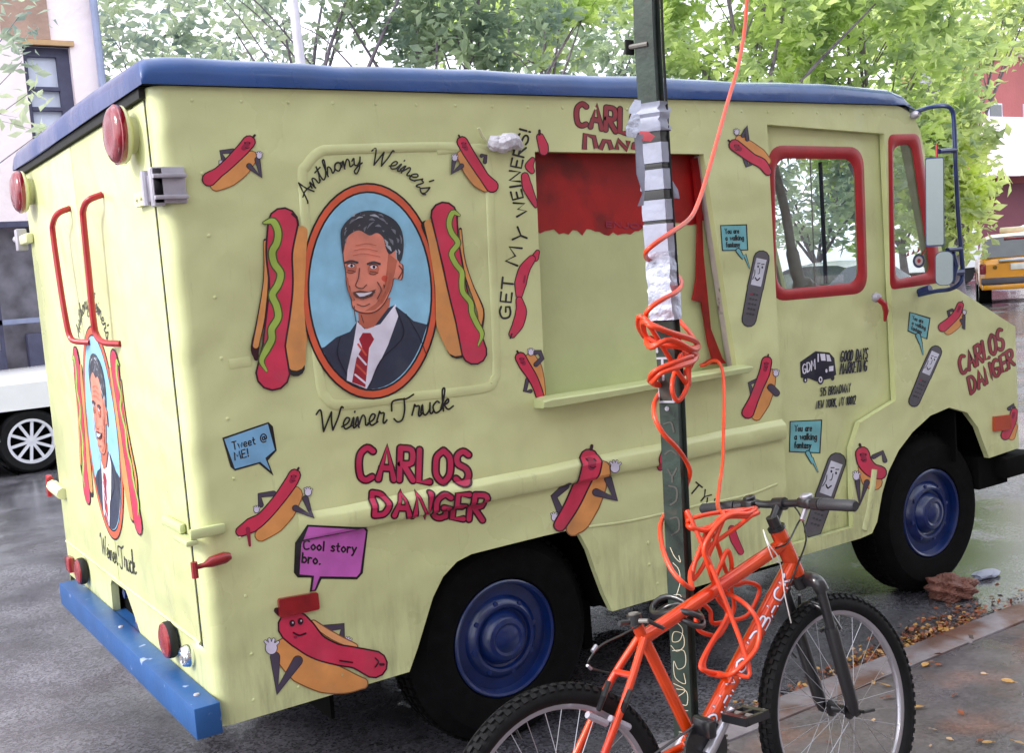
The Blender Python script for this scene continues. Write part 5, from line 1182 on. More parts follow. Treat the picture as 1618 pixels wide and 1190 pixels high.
# wheel builder
def bike_wheel(C, ex, ey, ez, name, seed, nsp=32):
    """C hub centre, ex forward, ey up (in wheel plane), ez axle"""
    mb = MB(); n = 72; vs = []; fs = []; m_ = 14; Rm = BR-.025
    for i in range(n):
        a = 2*math.pi*i/n; er = ex*math.cos(a)+ey*math.sin(a)
        for k in range(m_):
            b = 2*math.pi*k/m_; vs.append(C+er*(Rm+.0245*math.cos(b))+ez*.0245*math.sin(b))
    for i in range(n):
        for k in range(m_): fs.append((i*m_+k, i*m_+(k+1) % m_, ((i+1) % n)*m_+(k+1) % m_, ((i+1) % n)*m_+k))
    w = thing.__call__ if False else None
    mb.add(vs, fs, M_tyre); wh = mb.build(name, bike, smooth=60)
    kb_ = MB()
    for i in range(76):
        a = 2*math.pi*(i+.3)/76
        for (b, da, s1, s2) in ((-.78, 0, .0055, .006), (-.28, .5, .006, .005), (.28, 0, .006, .005), (.78, .5, .0055, .006)):
            a2 = a+da*2*math.pi/76; er = ex*math.cos(a2)+ey*math.sin(a2); et = -ex*math.sin(a2)+ey*math.cos(a2); rad = er*math.cos(b)+ez*math.sin(b); c = C+er*Rm+rad*.0265
            kb_.obox(c, rad*.0036, et*s1*1.3, rad.cross(et)*s2, M_tyre)
    k_ = kb_.build('tyre_knobs', wh, smooth=0)
    k_['kind'] = 'stuff'
    mb = MB(); ri = Rm-.020; secr = [(-.0105, .006), (-.0115, -.002), (-.008, -.013), (0, -.016), (.008, -.013), (.0115, -.002), (.0105, .006)]; vs = []; fs = []; q = len(secr)
    for i in range(n):
        a = 2*math.pi*i/n; er = ex*math.cos(a)+ey*math.sin(a)
        for (z_, r_) in secr: vs.append(C+er*(ri+r_)+ez*z_)
    for i in range(n):
        for k in range(q): fs.append((i*q+k, i*q+(k+1) % q, ((i+1) % n)*q+(k+1) % q, ((i+1) % n)*q+k))
    mb.add(vs, fs, M_rim); mb.build('rim', wh, smooth=50)
    mb = MB(); mb.lathe([(.006, -.055), (.011, -.05), (.011, -.036), (.026, -.034), (.026, -.030), (.014, -.024), (.012, 0), (.014, .024), (.026, .030), (.026, .034), (.011, .036), (.011, .05), (.006, .055)], C, ez, M_bblk, 18); mb.build('hub', wh, smooth=40)
    for i in range(nsp):
        a = 2*math.pi*i/nsp; sg = 1 if i % 2 else -1; ah = a+(.9 if (i//2) % 2 else -.9)
        p0 = C+(ex*math.cos(ah)+ey*math.sin(ah))*.024+ez*sg*.032; p1 = C+(ex*math.cos(a)+ey*math.sin(a))*(ri-.012)+ez*sg*.002
        mb = MB(); mb.tube([p0, p1], .0011, M_spoke, 5, caps=False); mb.build('spoke', wh, smooth=60)
    p1 = C+(ex*math.cos(1.9)+ey*math.sin(1.9))*(ri-.01); mb = MB(); mb.tube([p1, p1-(ex*math.cos(1.9)+ey*math.sin(1.9))*.035], .0032, M_bblk, 6); mb.build('valve', wh)
    return wh
fu = fl.cross(fh); fu = fu if fu.z > 0 else -fu
bike_wheel(Fc, fh, fu, fl, 'front_wheel', 1); bike_wheel(Rc, bh, bup, blat, 'rear_wheel', 2)
# fork
mb = MB(); cr = hbot-bk*.03
mb.tube([hbot-bk*.01, cr-bk*.02], .020, M_bblk, 14); mb.tube(catmull([cr+fl*.068-bk*.03, cr+fl*.06, cr+fh*.012, cr-fl*.06, cr-fl*.068-bk*.03], 5), .021, M_bblk, 12); mb.build('fork_crown', bike, smooth=50)
for sg in (-1, 1):
    a = cr+fl*sg*.066-bk*.01; e = Fc+fl*sg*.058+fh*-.012; mdl = a.lerp(e, .33)
    mb = MB(); mb.tube([a, mdl], .0145, M_bblk, 14); mb.tube([mdl, mdl.lerp(e, .06), e.lerp(mdl, .12), e], [.019, .0205, .019, .013], M_bblk, 14); mb.tube([e, Fc+fl*sg*.062], .012, M_bblk, 10); mb.build('fork_leg', bike, smooth=45)
mb = MB(); a = cr+fl*.066; e = Fc+fl*.058; ar = a.lerp(e, .36); ar2 = (cr-fl*.066).lerp(Fc-fl*.058, .36)
mb.tube(catmull([ar+fh*.01, ar+fh*.02+bk*.045-fl*.02, (ar+ar2)/2+fh*.02+bk*.065, ar2+fh*.02+bk*.045+fl*.02, ar2+fh*.01], 5), .010, M_bblk, 10); mb.build('fork_brace', bike, smooth=50)
for sg in (-1, 1):
    o_ = (ar if sg > 0 else ar2)+fh*.028; mb = MB(); mb.tube([o_-bk*.02, o_+bk*.045-fl*sg*.012, o_+bk*.09-fl*sg*.03], [.008, .006, .005], M_bblk, 8); mb.tube([o_-bk*.005-fl*sg*.025, o_+bk*.0-fl*sg*.028-fh*.045], .006, M_bblk, 8); mb.lathe([(.006, 0), (.004, .005)], o_-bk*.02, fh, M_spoke, 8); mb.build('front_brake', bike)
mb = MB(); mb.tube([Fc-fl*.08, Fc+fl*.075], .0055, M_bblk, 8); mb.tube([Fc-fl*.08, Fc-fl*.082+fh*.04-bk*.02], .0055, M_bblk, 8); mb.build('axle_lever', bike)
# bars
hc = hbot+bk*.19; st0 = htop+bk*.03
mb = MB(); mb.tube([htop+bk*.015, htop+bk*.05], .018, M_bblk, 14); mb.tube([htop+bk*.036, hc+fh*.045+bk*.004], .015, M_bblk, 14); mb.build('stem', bike, smooth=50)
bc = hc+fh*.05+bk*.006; hr = -fl
off_r, off_l = PX, None
bar = catmull([bc+fl*.285+bk*.01-fh*.03, bc+fl*.15+bk*.012-fh*.008, bc+fl*.05, bc, bc-fl*.05, bc-fl*.15+bk*.004-fh*.008, bc-fl*.285-fh*.03], 5)
mb = MB(); mb.tube(bar, .0112, M_bblk, 12); mb.tube([bc-fl*.02, bc+fl*.02], .019, M_bblk, 12); hb_ = mb.build('handlebar', bike, smooth=50)
for sg in (-1, 1):
    e = bar[-1] if sg < 0 else bar[0]; i_ = bar[-10] if sg < 0 else bar[9]
    gd = (e-i_).normalized(); g0 = e-gd*.125
    mb = MB(); mb.tube([g0, g0+gd*.006, g0+gd*.008, e-gd*.004, e+gd*.002], [.019, .019, .0165, .0165, .012], M_grip, 16); mb.build('grip', hb_, smooth=40)
    c0 = g0-gd*.018; mb = MB(); mb.tube([c0-gd*.014, c0+gd*.014], .018, M_bblk, 12); mb.tube(catmull([c0+fh*.02, c0+fh*.038-bup*.008+gd*.02, c0+fh*.046-bup*.016+gd*.07, c0+fh*.04-bup*.018+gd*.12], 4), .006, M_bblk if sg < 0 else M_bblk, 8); mb.build('brake_lever', hb_)
    mb = MB(); c1 = g0-gd*.055; mb.box(c1-Vector((.022, .024, .012)), c1+Vector((.022, .024, .018)), M_bblk, bev=.008); mb.lathe([(.018, 0), (.019, .010), (.014, .014), (0, .015)], c1+bup*.014, bup+fh*-.2, M_rim if sg < 0 else M_bblk, 16); mb.tube([c1, c1-fh*.035-bup*.03], .008, M_rim, 8); mb.build('shifter', hb_)
# cables
mb = MB()
mb.tube(catmull([bc-fl*.12+fh*.02, bc-fl*.06+fh*.07-bup*.03, bc+fh*.07-bup*.09, htop+blat*-.03-bup*.03, tt-blat*.026-bh*.06], 6), .0027, M_cabl, 6)
mb.tube(catmull([bc+fl*.12+fh*.02, bc+fl*.03+fh*.085-bup*.04, bc-fl*.03+fh*.06-bup*.12, dt-blat*.03-bh*.01, dt-blat*.03-axd*.08], 6), .0027, M_cabl, 6)
mb.build('cable', bike, smooth=60)
mb = MB(); mb.tube(catmull([PY(1207, 842, -1.26), PY(1216, 862, -1.29), PY(1229, 880, -1.29), PY(1236, 905, -1.27), PY(1240, 940, -1.26), PY(1250, 985, -1.25)], 6), .0017, M_cabw, 6); mb.build('white_cable', bike, smooth=60)
mb = MB(); mb.tube(catmull([PY(1206, 838, -1.25), PY(1212, 858, -1.29), PY(1222, 884, -1.29), PY(1232, 890, -1.27)], 6), .0017, M_cabw, 6); mb.build('white_cable', bike, smooth=60)
mb = MB(); P_ = catmull([PY(1008, 990, -1.2), PY(982, 1004, -1.22), PY(950, 1020, -1.24), PY(933, 1040, -1.25), PY(930, 1052, -1.24), PY(945, 1060, -1.22), PY(962, 1064, -1.22)], 6); mb.tube(P_, .0028, M_cabl, 6); mb.build('cable', bike, smooth=60)
mb = MB(); mb.tube([PY(936, 1030, -1.25), PY(942, 1021, -1.245)], .0055, M_rim, 8); mb.tube([PY(928, 1052, -1.245), PY(934, 1058, -1.24)], .004, M_rim, 6); mb.build('cable_ferrule', bike)
# rear brake
for sg, (a_, b2) in ((1, ((962, 1078), (946, 1122))), (-1, ((996, 1092), (982, 1128)))):
    mb = MB(); mb.tube([PY(*a_, -1.25), PY((a_[0]+b2[0])/2, (a_[1]+b2[1])/2, -1.26), PY(*b2, -1.24)], [.007, .008, .007], M_bblk if sg > 0 else M_bblk, 8)
    mb.tube([PY(b2[0]-18, b2[1]+8, -1.235), PY(b2[0]+12, b2[1]+22, -1.235)], .009, M_grey, 8); mb.build('rear_brake', bike)
# cranks
mb = MB(); mb.lathe([(.028, -.046), (.072, -.044), (.074, -.041), (.074, -.039), (.03, -.038)], bb, blat, M_bblk, 40)
for i in range(38):
    a = 2*math.pi*i/38; er = bh*math.cos(a)+bup*math.sin(a); mb.obox(bb+er*.0765-blat*.0415, er*.003, (-bh*math.sin(a)+bup*math.cos(a))*.003, blat*.0014, M_steel)
mb.build('chainring', bike, smooth=30)
cd = (bh*.77+bup*.64).normalized()
for sg in (-1, 1):
    dcr = cd*(1 if sg < 0 else -1); mb = MB(); a = bb+blat*sg*.058; e = a+dcr*.115; mb.tube([a-dcr*.015, a+dcr*.02, e.lerp(a, .2), e+dcr*.01], [.016, .015, .011, .013], M_rim, 12); cr_ = mb.build('crank', bike, smooth=50)
    pc = e+blat*sg*.055; mb = MB()
    for s2 in (-1, 1): mb.obox(pc+bh*s2*.034, bh*.009, bup*.011, blat*.045, M_bblk)
    for s2 in (-1, 0, 1): mb.obox(pc+blat*s2*.04, bh*.034, bup*.010, blat*.006, M_bblk)
    mb.tube([e, pc+blat*sg*.04], .009, M_steel, 8)
    for i in range(4): mb.lathe([(.003, 0), (.003, .012)], pc+bh*(-.04 if i % 2 else .04)+blat*(.03 if i < 2 else -.03), bup, M_steel, 6)
    mb.build('pedal', cr_)
mb = MB(); mb.box(bb+Vector((-.03, -.09, .05)), bb+Vector((.0, -.02, .10)), M_bblk, bev=.01); mb.build('front_derailleur', bike)
chn = [bb+blat*-.042+bup*.075, Rc+blat*-.042+bup*.03]; mb = MB(); mb.tube(chn, .0035, M_bblk, 6); mb.tube([bb+blat*-.042-bup*.075, Rc+blat*-.042-bup*.10], .0035, M_bblk, 6); mb.build('chain', bike)
mb = MB(); mb.lathe([(.03, -.05), (.045, -.046), (.045, -.03)], Rc, blat, M_steel, 24); mb.tube([Rc-blat*.05-bup*.03, Rc-blat*.05-bup*.13+bh*.03], .010, M_bblk, 8); mb.build('rear_derailleur', bike)
mb = MB(); mb.tube([T(-.02, .0)+blat*.08, T(-.0, BR)+blat*.07], .008, M_bblk, 8) if False else mb.tube([bb-bh*.04+blat*.05-bup*.02, T(.34, .005)+blat*.19], .008, M_bblk, 8); mb.build('kickstand', bike)
# cable lock round post and top tube
cc = (pole_at(965)+ (scl.lerp(tt, .2)))/2
mb = MB(); pc_ = pole_at(958); tq = scl.lerp(tt, .22)
for j in range(2):
    P_ = []
    for k in range(26):
        a = 2*math.pi*k/26; P_.append(pc_.lerp(tq, .45)+Vector((.048*math.cos(a)+.004*j, .085*math.sin(a), .015*math.sin(2*a+j)-.018*j)))
    mb.tube(P_, .0085, M_bblk, 8, closed=True)
lk = mb.build('bike_lock', None, smooth=60); tag(lk, 'black cable lock looped round the post and the orange top tube', 'bike lock')
# ================================================================== EXTENSION CORD
M_cord = mat('orange_cord', srgb((228, 68, 32)), .42, var=.22, vscale=10, coat=.2)
path = [(1186, -60, -.5), (1181, -10, -.55), (1176, 50, -.6), (1166, 105, -.68), (1150, 160, -.76), (1132, 225, -.86), (1118, 275, -.93), (1104, 318, -1.0), (1090, 345, -1.06), (1062, 366, -1.14), (1036, 384, -1.17), (1021, 398, -1.15), (1024, 410, -1.06), (1050, 424, -1.0), (1066, 432, -1.02), (1077, 446, -1.08), (1070, 460, -1.14), (1048, 472, -1.17), (1028, 486, -1.17), (1020, 500, -1.14), (1030, 512, -1.05),
        (1062, 500, -1.0), (1078, 512, -1.02), (1096, 536, -1.1), (1070, 530, -1.18), (1034, 516, -1.18), (1016, 502, -1.16), (1012, 520, -1.1), (1030, 545, -1.02), (1072, 560, -1.0), (1100, 552, -1.06), (1098, 540, -1.14), (1062, 526, -1.2), (1028, 512, -1.2), (1015, 510, -1.16), (1020, 530, -1.12), (1040, 545, -1.14),
        (1070, 548, -1.18), (1098, 556, -1.14), (1096, 566, -1.08), (1060, 548, -1.02), (1024, 536, -1.08), (1028, 546, -1.17), (1058, 538, -1.2), (1092, 550, -1.17), (1102, 546, -1.1), (1078, 560, -1.03), (1050, 580, -1.02), (1032, 598, -1.08), (1030, 604, -1.15), (1044, 590, -1.19), (1072, 577, -1.19), (1096, 568, -1.15), (1100, 560, -1.1), (1080, 590, -1.03), (1044, 606, -1.05), (1026, 602, -1.12), (1036, 588, -1.18), (1066, 574, -1.19), (1090, 564, -1.16), (1086, 580, -1.13), (1084, 606, -1.13), (1076, 630, -1.14), (1068, 632, -1.14), (1062, 616, -1.14), (1064, 596, -1.13), (1076, 560, -1.1), (1070, 590, -1.02), (1052, 612, -1.0), (1038, 628, -1.05), (1033, 645, -1.13), (1037, 666, -1.16), (1050, 688, -1.17), (1066, 704, -1.16), (1080, 722, -1.13), (1090, 744, -1.11), (1086, 764, -1.08), (1079, 785, -1.04), (1068, 800, -1.0), (1052, 812, -1.0), (1044, 828, -1.06), (1044, 850, -1.12), (1050, 876, -1.17), (1062, 902, -1.21), (1080, 922, -1.24), (1094, 930, -1.22), (1090, 915, -1.17), (1094, 896, -1.14), (1110, 872, -1.13), (1140, 850, -1.14), (1166, 832, -1.15), (1186, 816, -1.16), (1198, 810, -1.14), (1182, 806, -1.1), (1150, 808, -1.12), (1118, 813, -1.13), (1092, 820, -1.12), (1085, 828, -1.1), (1094, 836, -1.13), (1118, 834, -1.14), (1138, 822, -1.15), (1160, 808, -1.13),
        (1190, 806, -1.1), (1180, 816, -1.16), (1148, 818, -1.17), (1126, 840, -1.17), (1116, 872, -1.17), (1122, 905, -1.17), (1136, 940, -1.14), (1150, 965, -1.12), (1146, 990, -1.13), (1130, 1010, -1.14), (1118, 1030, -1.15), (1112, 1048, -1.16), (1116, 1062, -1.17), (1134, 1068, -1.18), (1158, 1064, -1.26), (1182, 1048, -1.28), (1196, 1022, -1.28), (1200, 992, -1.27), (1188, 966, -1.25), (1168, 948, -1.2), (1146, 936, -1.15), (1130, 920, -1.12), (1140, 890, -1.13), (1150, 870, -1.13), (1156, 892, -1.13), (1154, 924, -1.12), (1160, 960, -1.1), (1148, 985, -1.1), (1136, 1005, -1.11), (1122, 1004, -1.12), (1104, 996, -1.12), (1100, 976, -1.12), (1108, 956, -1.11), (1122, 966, -1.1), (1126, 985, -1.1), (1150, 982, -1.1), (1176, 976, -1.11), (1190, 960, -1.12), (1200, 930, -1.12), (1180, 920, -1.12), (1160, 924, -1.11), (1146, 900, -1.1), (1134, 862, -1.1), (1120, 836, -1.12), (1110, 858, -1.14), (1098, 890, -1.15), (1094, 916, -1.15), (1108, 900, -1.14), (1124, 868, -1.14), (1136, 838, -1.15), (1144, 815, -1.15), (1136, 806, -1.1), (1134, 792, -.95), (1137, 768, -.75), (1142, 730, -.5), (1143, 690, -.34), (1144, 650, -.22), (1144, 615, -.14), (1142, 588, -.09), (1136, 573, -.06), (1126, 570, -.01), (1116, 576, .04), (1106, 578, .06)]
rj = random.Random(2); W1, W2 = path[26:62], path[96:118]
jit = lambda L, k: [(a+rj.uniform(-k, k), b+rj.uniform(-k, k), y-.004) for a, b, y in L]
path = path[:62]+jit(W1, 3.5)+path[62:118]+jit(W2, 5)+path[118:]
cp = catmull([PY(a, b, y) for a, b, y in path], 5)
mb = MB(); mb.tube(cp, .0066, M_cord, 8)
tag(mb.build('extension_cord', None, smooth=80), 'bright orange extension cord tangled round the post and handlebar, running up out of view', 'extension cord')

# ================================================================== CARS
M_crim = mat('car_rim', srgb((222, 222, 232)), .3, metal=.1, coat=.5)
def car(name, label, group, loc, rz, prof, Lc, Wc, Hc, paintm, wheels=(.95, 3.6), wr=.33, ground=.28, belt=.95, green=(1.0, 3.9), scale=1, kind='car', rear=None):
    """prof: list (x, z_top) from rear to front"""
    t = thing(name, label, kind, loc, rz, group)
    def ztop(x):
        for (a, za), (b, zb) in zip(prof, prof[1:]):
            if a <= x <= b: return za+(zb-za)*(x-a)/(b-a)
        return prof[-1][1]
    xs = sorted(set([round(i*Lc/46, 3) for i in range(47)]+[p[0] for p in prof])); secs = []
    for x in xs:
        zt = ztop(x); e = min(x, Lc-x); tap = 1-.16*max(0, 1-e/.45)**2; w = Wc/2*tap; zb_ = min(belt, zt-.02); roof = zt > belt+.12
        z0 = ground+.10*max(0, 1-e/.3)
        wt = w*(.76 if roof else .86); 
        secs.append([(w*.93, z0), (w, z0+.12), (w*1.0, (z0+zb_)*.55), (w*.975, zb_-.03), (w*.95, zb_), (wt+.04 if roof else w*.93, zb_+(zt-zb_)*.9 if roof else zb_+.005), (wt*.8, zt-.005), (0, zt+.012)])
    mb = MB(); q = len(secs[0]); nx = len(xs); mG = M_cglass
    for sg in (-1, 1):
        vs = [(x-Lc/2, sg*y, z) for x, s_ in zip(xs, secs) for (y, z) in s_]; fs_p = []; fs_g = []
        for i in range(nx-1):
            xm = (xs[i]+xs[i+1])/2; zt = ztop(xm); dz = abs(ztop(xs[i+1])-ztop(xs[i]))/(xs[i+1]-xs[i]+1e-6)
            in_ar = any(abs(xm-wx) < wr+.05 for wx in wheels)
            for k in range(q-1):
                f = (i*q+k, i*q+k+1, (i+1)*q+k+1, (i+1)*q+k)
                if k == 0 and in_ar: continue
                if k == 1 and any(abs(xm-wx) < wr*.86 for wx in wheels): continue
                if k == 4 and green[0] < xm < green[1] and zt > belt+.2 and not any(abs(xm-pp) < .06 for pp in ((green[0]+green[1])/2+.1,)): fs_g.append(f)
                elif k in (5, 6) and .35 < dz < 3 and zt > belt+.05 and xm > green[0]-.4: fs_g.append(f)
                else: fs_p.append(f)
        mb.add(vs, fs_p, paintm); mb.add(vs, fs_g, mG)
    for xi in (0, nx-1):
        s_ = secs[xi]; X = xs[xi]-Lc/2; loop = [(X, y, z) for y, z in s_]+[(X, -y, z) for y, z in s_[::-1]]; mb.add(loop, [tuple(range(len(loop)))], paintm)
    mb.box((-Lc/2+.1, -Wc*.44, ground+.02), (Lc/2-.1, Wc*.44, ground+.3), M_under)
    mb.build('body', t, world=False, smooth=28)
    for wx in wheels:
        for sg in (-1, 1):
            b = MB(); o = (wx-Lc/2, sg*(Wc/2-.02), wr); ax = (0, sg, 0)
            b.lathe([(wr*.66, -.02), (wr*.68, .0), (wr*.9, .008), (wr*.985, -.02), (wr, -.06), (wr, -.18), (wr*.6, -.2)], o, ax, M_tyre, 40, caps=False); b.lathe([(0, -.09), (wr*.66, -.09)], o, ax, M_under, 24, caps=False)
            w_ = b.build('wheel', t, world=False, smooth=40)
            b = MB(); b.lathe([(wr*.66, -.03), (wr*.70, .004), (wr*.62, .006), (wr*.6, -.03)], o, ax, M_crim, 40, caps=False); b.lathe([(wr*.17, -.05), (wr*.16, -.004), (0, .004)], o, ax, M_crim, 16)
            for k in range(10):
                a = 2*math.pi*k/10+.2; er = Vector((math.cos(a), 0, math.sin(a))); et = Vector((-math.sin(a), 0, math.cos(a))); b.obox(Vector(o)+er*wr*.38+Vector((0, sg*-.012, 0)), er*wr*.25, et*wr*.045, Vector((0, .012, 0)), M_crim)
            b.build('rim', w_, world=False, smooth=30)
    # arch linings
    for wx in wheels:
        for sg in (-1, 1):
            b = MB(); o = (wx-Lc/2, sg*(Wc/2-.005), wr+.02); b.lathe([(wr*1.12, -.3), (wr*1.17, -.0)], o, (0, sg, 0), M_under, 32, caps=False)
            b.build('wheel_arch', t, world=False, smooth=40)
    if rear: rear(t, Lc, Wc, Hc)
    else:
        for sg in (-1, 1):
            b = MB(); b.box((-Lc/2-.01, sg*Wc*.30, .68), (-Lc/2+.12, sg*Wc*.44, .86), M_dred, bev=.02); b.build('tail_light', t, world=False)
            b = MB(); b.box((Lc/2-.12, sg*Wc*.26, .60), (Lc/2+.005, sg*Wc*.42, .74), M_chrome, bev=.02); b.build('headlight', t, world=False)
            b = MB(); b.box((green[1]-Lc/2-.25, sg*(Wc/2), belt-.02), (green[1]-Lc/2-.12, sg*(Wc/2+.16), belt+.12), paintm, bev=.03); b.build('door_mirror', t, world=False)
    return t
M_white = mat('car_white', (.8, .8, .81), .2, var=.03, coat=.8); M_silv = mat('car_silver', srgb((196, 204, 214)), .25, metal=.5, var=.04, coat=.8); M_taxi = mat('taxi_yellow', srgb((226, 150, 8)), .25, var=.05, coat=.7)
longdeck = [(0, .86), (.1, 1.0), (.5, 1.06), (1.75, 1.08), (2.5, 1.42), (3.4, 1.42), (4.2, 1.0), (4.5, .7)]
sedan = [(0, .80), (.12, .98), (.95, 1.04), (1.55, 1.42), (2.2, 1.48), (2.75, 1.43), (3.5, 1.02), (4.3, .88), (4.55, .62)]
hatch = [(0, .9), (.15, 1.05), (.55, 1.42), (1.2, 1.56), (2.5, 1.55), (3.45, 1.08), (4.2, .92), (4.4, .66)]
suv = [(0, 1.0), (.12, 1.15), (.5, 1.66), (1.0, 1.74), (2.7, 1.72), (3.4, 1.14), (4.3, 1.02), (4.5, .8)]
wc = PY(52, 705, 9.25)
car('parked_car', 'white car at the far kerb with ten spoke alloy wheel behind the truck tail', 'cars parked along the far kerb', (wc.x-.9+2.25, 10.15, 0), 0, longdeck, 4.5, 1.78, 1.5, M_white, (.9, 3.6), .345, .26, 1.0, (2.0, 4.0))
car('parked_car', 'white saloon at the far kerb seen through the side door window', 'cars parked along the far kerb', (15.2, 10.2, 0), 0, sedan, 4.55, 1.78, 1.45, M_white, (.9, 3.6), .33, .24, .93, (1.0, 3.3))
car('parked_car', 'pale silver car seen at the lower left of the door window', 'cars parked along the far kerb', (10.3, 10.3, 0), 0, hatch, 4.4, 1.8, 1.5, M_silv, (.9, 3.5), .33, .24, .95, (.6, 3.3))
def taxi_rear(t, L_, W_, H_):
    X = -L_/2
    b = MB(); b.box((X-.10, -W_*.47, .50), (X+.15, W_*.47, .66), mat('grey_plastic', (.09, .08, .10), .6), bev=.03); b.build('bumper_strip', t, world=False)
    b = MB(); b.box((X-.08, -W_*.46, .36), (X+.2, W_*.46, .498), M_taxi, bev=.04); b.build('rear_bumper', t, world=False)
    for sg in (-1, 1):
        b = MB(); b.box((X-.03, sg*W_*.40, .76), (X+.2, sg*W_*.485, 1.02), M_lens, bev=.03); b.build('tail_light', t, world=False)
        b = MB(); b.box((L_/2-.12, sg*W_*.26, .66), (L_/2+.005, sg*W_*.42, .84), M_chrome, bev=.02); b.build('headlight', t, world=False)
    b = MB(); b.prism([rquad([(-W_*.40, 1.16), (W_*.40, 1.16), (W_*.33, 1.56), (-W_*.33, 1.56)], .08)], lambda u, v, q: (X+.13+(v-1.16)*.82-.035+q, u, v), 0, .01, M_cglass); b.build('rear_window', t, world=False, smooth=0)
    b = MB(); b.box((X-.05, -W_*.24, 1.05), (X+.05, W_*.24, 1.12), M_silv, bev=.015); b.build('tailgate_handle', t, world=False)
    b = MB(); b.box((X-.03, -.17, .84), (X+.0, .17, 1.0), mat('plate_white', srgb((225, 222, 215)), .4), bev=.004); b.build('number_plate', t, world=False)
    b = MB(); b.lathe([(.05, 0), (.045, .02), (0, .025)], (X-.005, .52, .92), (-1, 0, 0), mat('badge', srgb((120, 90, 20)), .3, metal=.5), 14); b.build('badge', t, world=False)
    b = MB(); b.box((X+.42, -.28, 1.58), (X+.5, .28, 1.635), M_lens, bev=.01); b.build('brake_light', t, world=False)
    b = MB(); b.box((-.1, -.3, 1.75), (.1, .3, 1.9), mat('roof_sign', srgb((230, 225, 200)), .4), bev=.03); b.build('roof_sign', t, world=False)
tp = PZ(1600, 477, 0); vd = Vector((tp.x-CAM.x, tp.y-CAM.y, 0)).normalized(); hz = R_(35)
tc_ = tp+Vector((math.cos(hz), math.sin(hz), 0))*1.6+Vector((math.sin(hz), -math.cos(hz), 0))*.12
car('taxi', 'yellow taxi van seen from behind at the right edge, grey strip across its bumper', 'x', (tc_.x, tc_.y, 0), hz, suv, 4.4, 1.82, 1.75, M_taxi, (.75, 3.5), .38, .34, 1.08, (.6, 3.2), kind='taxi', rear=taxi_rear)
for o in COL.objects:
    if o.get('category') == 'taxi': del o['group']
vp = PZ(1612, 432, 0)
car('parked_van', 'white van beyond the yellow taxi', None, (vp.x+6, vp.y+3, 0), R_(38), [(0, 1.2), (.2, 1.9), (.8, 2.05), (3.2, 2.0), (4.0, 1.25), (4.8, 1.1), (5.0, .8)], 5.0, 1.95, 2.0, M_white, (1.0, 4.0), .37, .35, 1.15, (.5, 3.8), kind='van')

# ================================================================== BUILDINGS
M_sand = mat('pale_render', srgb((246, 232, 236)), .8, var=.1, vscale=1.2, bump=.01, bscale=12, col2=srgb((232, 206, 200)), c2scale=.8, c2lo=.55, c2hi=.7)
M_brownp = mat('brown_panel', srgb((176, 146, 132)), .8, var=.15, vscale=3, bump=.01, bscale=20)
M_dframe = mat('dark_frame', srgb((74, 74, 100)), .6, var=.2); M_dark = mat('dark_shop', (.20, .19, .23), .5, var=.5, vscale=3)
M_blind = mat('window_blind', srgb((214, 220, 240)), .5, var=.05)
M_pipe = mat('drain_pipe', srgb((150, 158, 190)), .5, metal=.2)
YB = 13.3
def bq(px, py): return XZ(px, py, YB)
bld = thing('apartment_building', 'pale pink rendered building with a sash window and dark shop front at left', 'building', (0, YB+3, 0))
xr_ = bq(158, 60)[0]
wa, wb = bq(36, 72), bq(118, 72); wz = bq(80, 72)[1]; wz0 = bq(80, 250)[1]; wxa, wxb = bq(40, 120)[0], bq(112, 90)[0]
sf_top = bq(20, 352)[1]; sfx = bq(60, 400)[0]+.9
mb = MB()
for (x0_, z0_, x1_, z1_) in ((-9, 0, -3, sf_top), (sfx, 0, xr_, sf_top), (-9, sf_top, xr_, wz0), (-9, wz0, wxa, wz), (wxb, wz0, xr_, wz), (-9, wz, xr_, 13)):
    if x1_ > x0_: mb.box((x0_, YB, z0_), (x1_, YB+.3, z1_), M_sand)
mb.box((xr_-.3, YB+.3, 0), (xr_, YB+9, 13), M_sand); mb.box((-9, YB+8.7, 0), (xr_-.3, YB+9, 13), M_sand)
mb.build('wall', bld, smooth=0)
mb = MB(); mb.box((wxa-.25, YB-.03, wz+.08), (wxb-.25, YB-.002, wz+1.3), M_brownp); mb.build('wall_panel', bld, smooth=0)
mb = MB()
mb.box((wxa, YB+.12, wz0), (wxa+.07, YB+.22, wz), M_dframe); mb.box((wxb-.17, YB+.12, wz0), (wxb, YB+.22, wz), M_dframe); mb.box((wxa+.07, YB+.12, wz-.13), (wxb-.17, YB+.22, wz), M_dframe)
hW = wz-wz0
for fz in (.30, .48): mb.box((wxa+.07, YB+.11, wz-.13-hW*fz+.0), (wxb-.17, YB+.2, wz-.08-hW*fz), M_dframe)
wf = mb.build('window', bld, smooth=0)
mb = MB(); mb.box((wxa+.07, YB+.205, wz0), (wxb-.17, YB+.21, wz-.13), M_blind); mb.build('pane', wf, smooth=0)
mb = MB(); mb.box((wxa-.05, YB-.06, wz+.0), (wxb+.05, YB+.1, wz+.07), mat('lintel', srgb((196, 160, 120)), .8)); mb.build('lintel', wf, smooth=0)
ac0 = bq(50, 232); mb = MB(); mb.box((wxa+.10, YB-.35, ac0[1]-.3), (wxa+.62, YB+.2, ac0[1]+.22), M_grey, bev=.02)
for k in range(6): mb.box((wxa+.14, YB-.357, ac0[1]-.24+k*.07), (wxa+.58, YB-.349, ac0[1]-.20+k*.07), M_dframe)
tag(mb.build('air_conditioner', None, smooth=40), 'grey window air conditioner at the foot of the sash window', 'air conditioner')
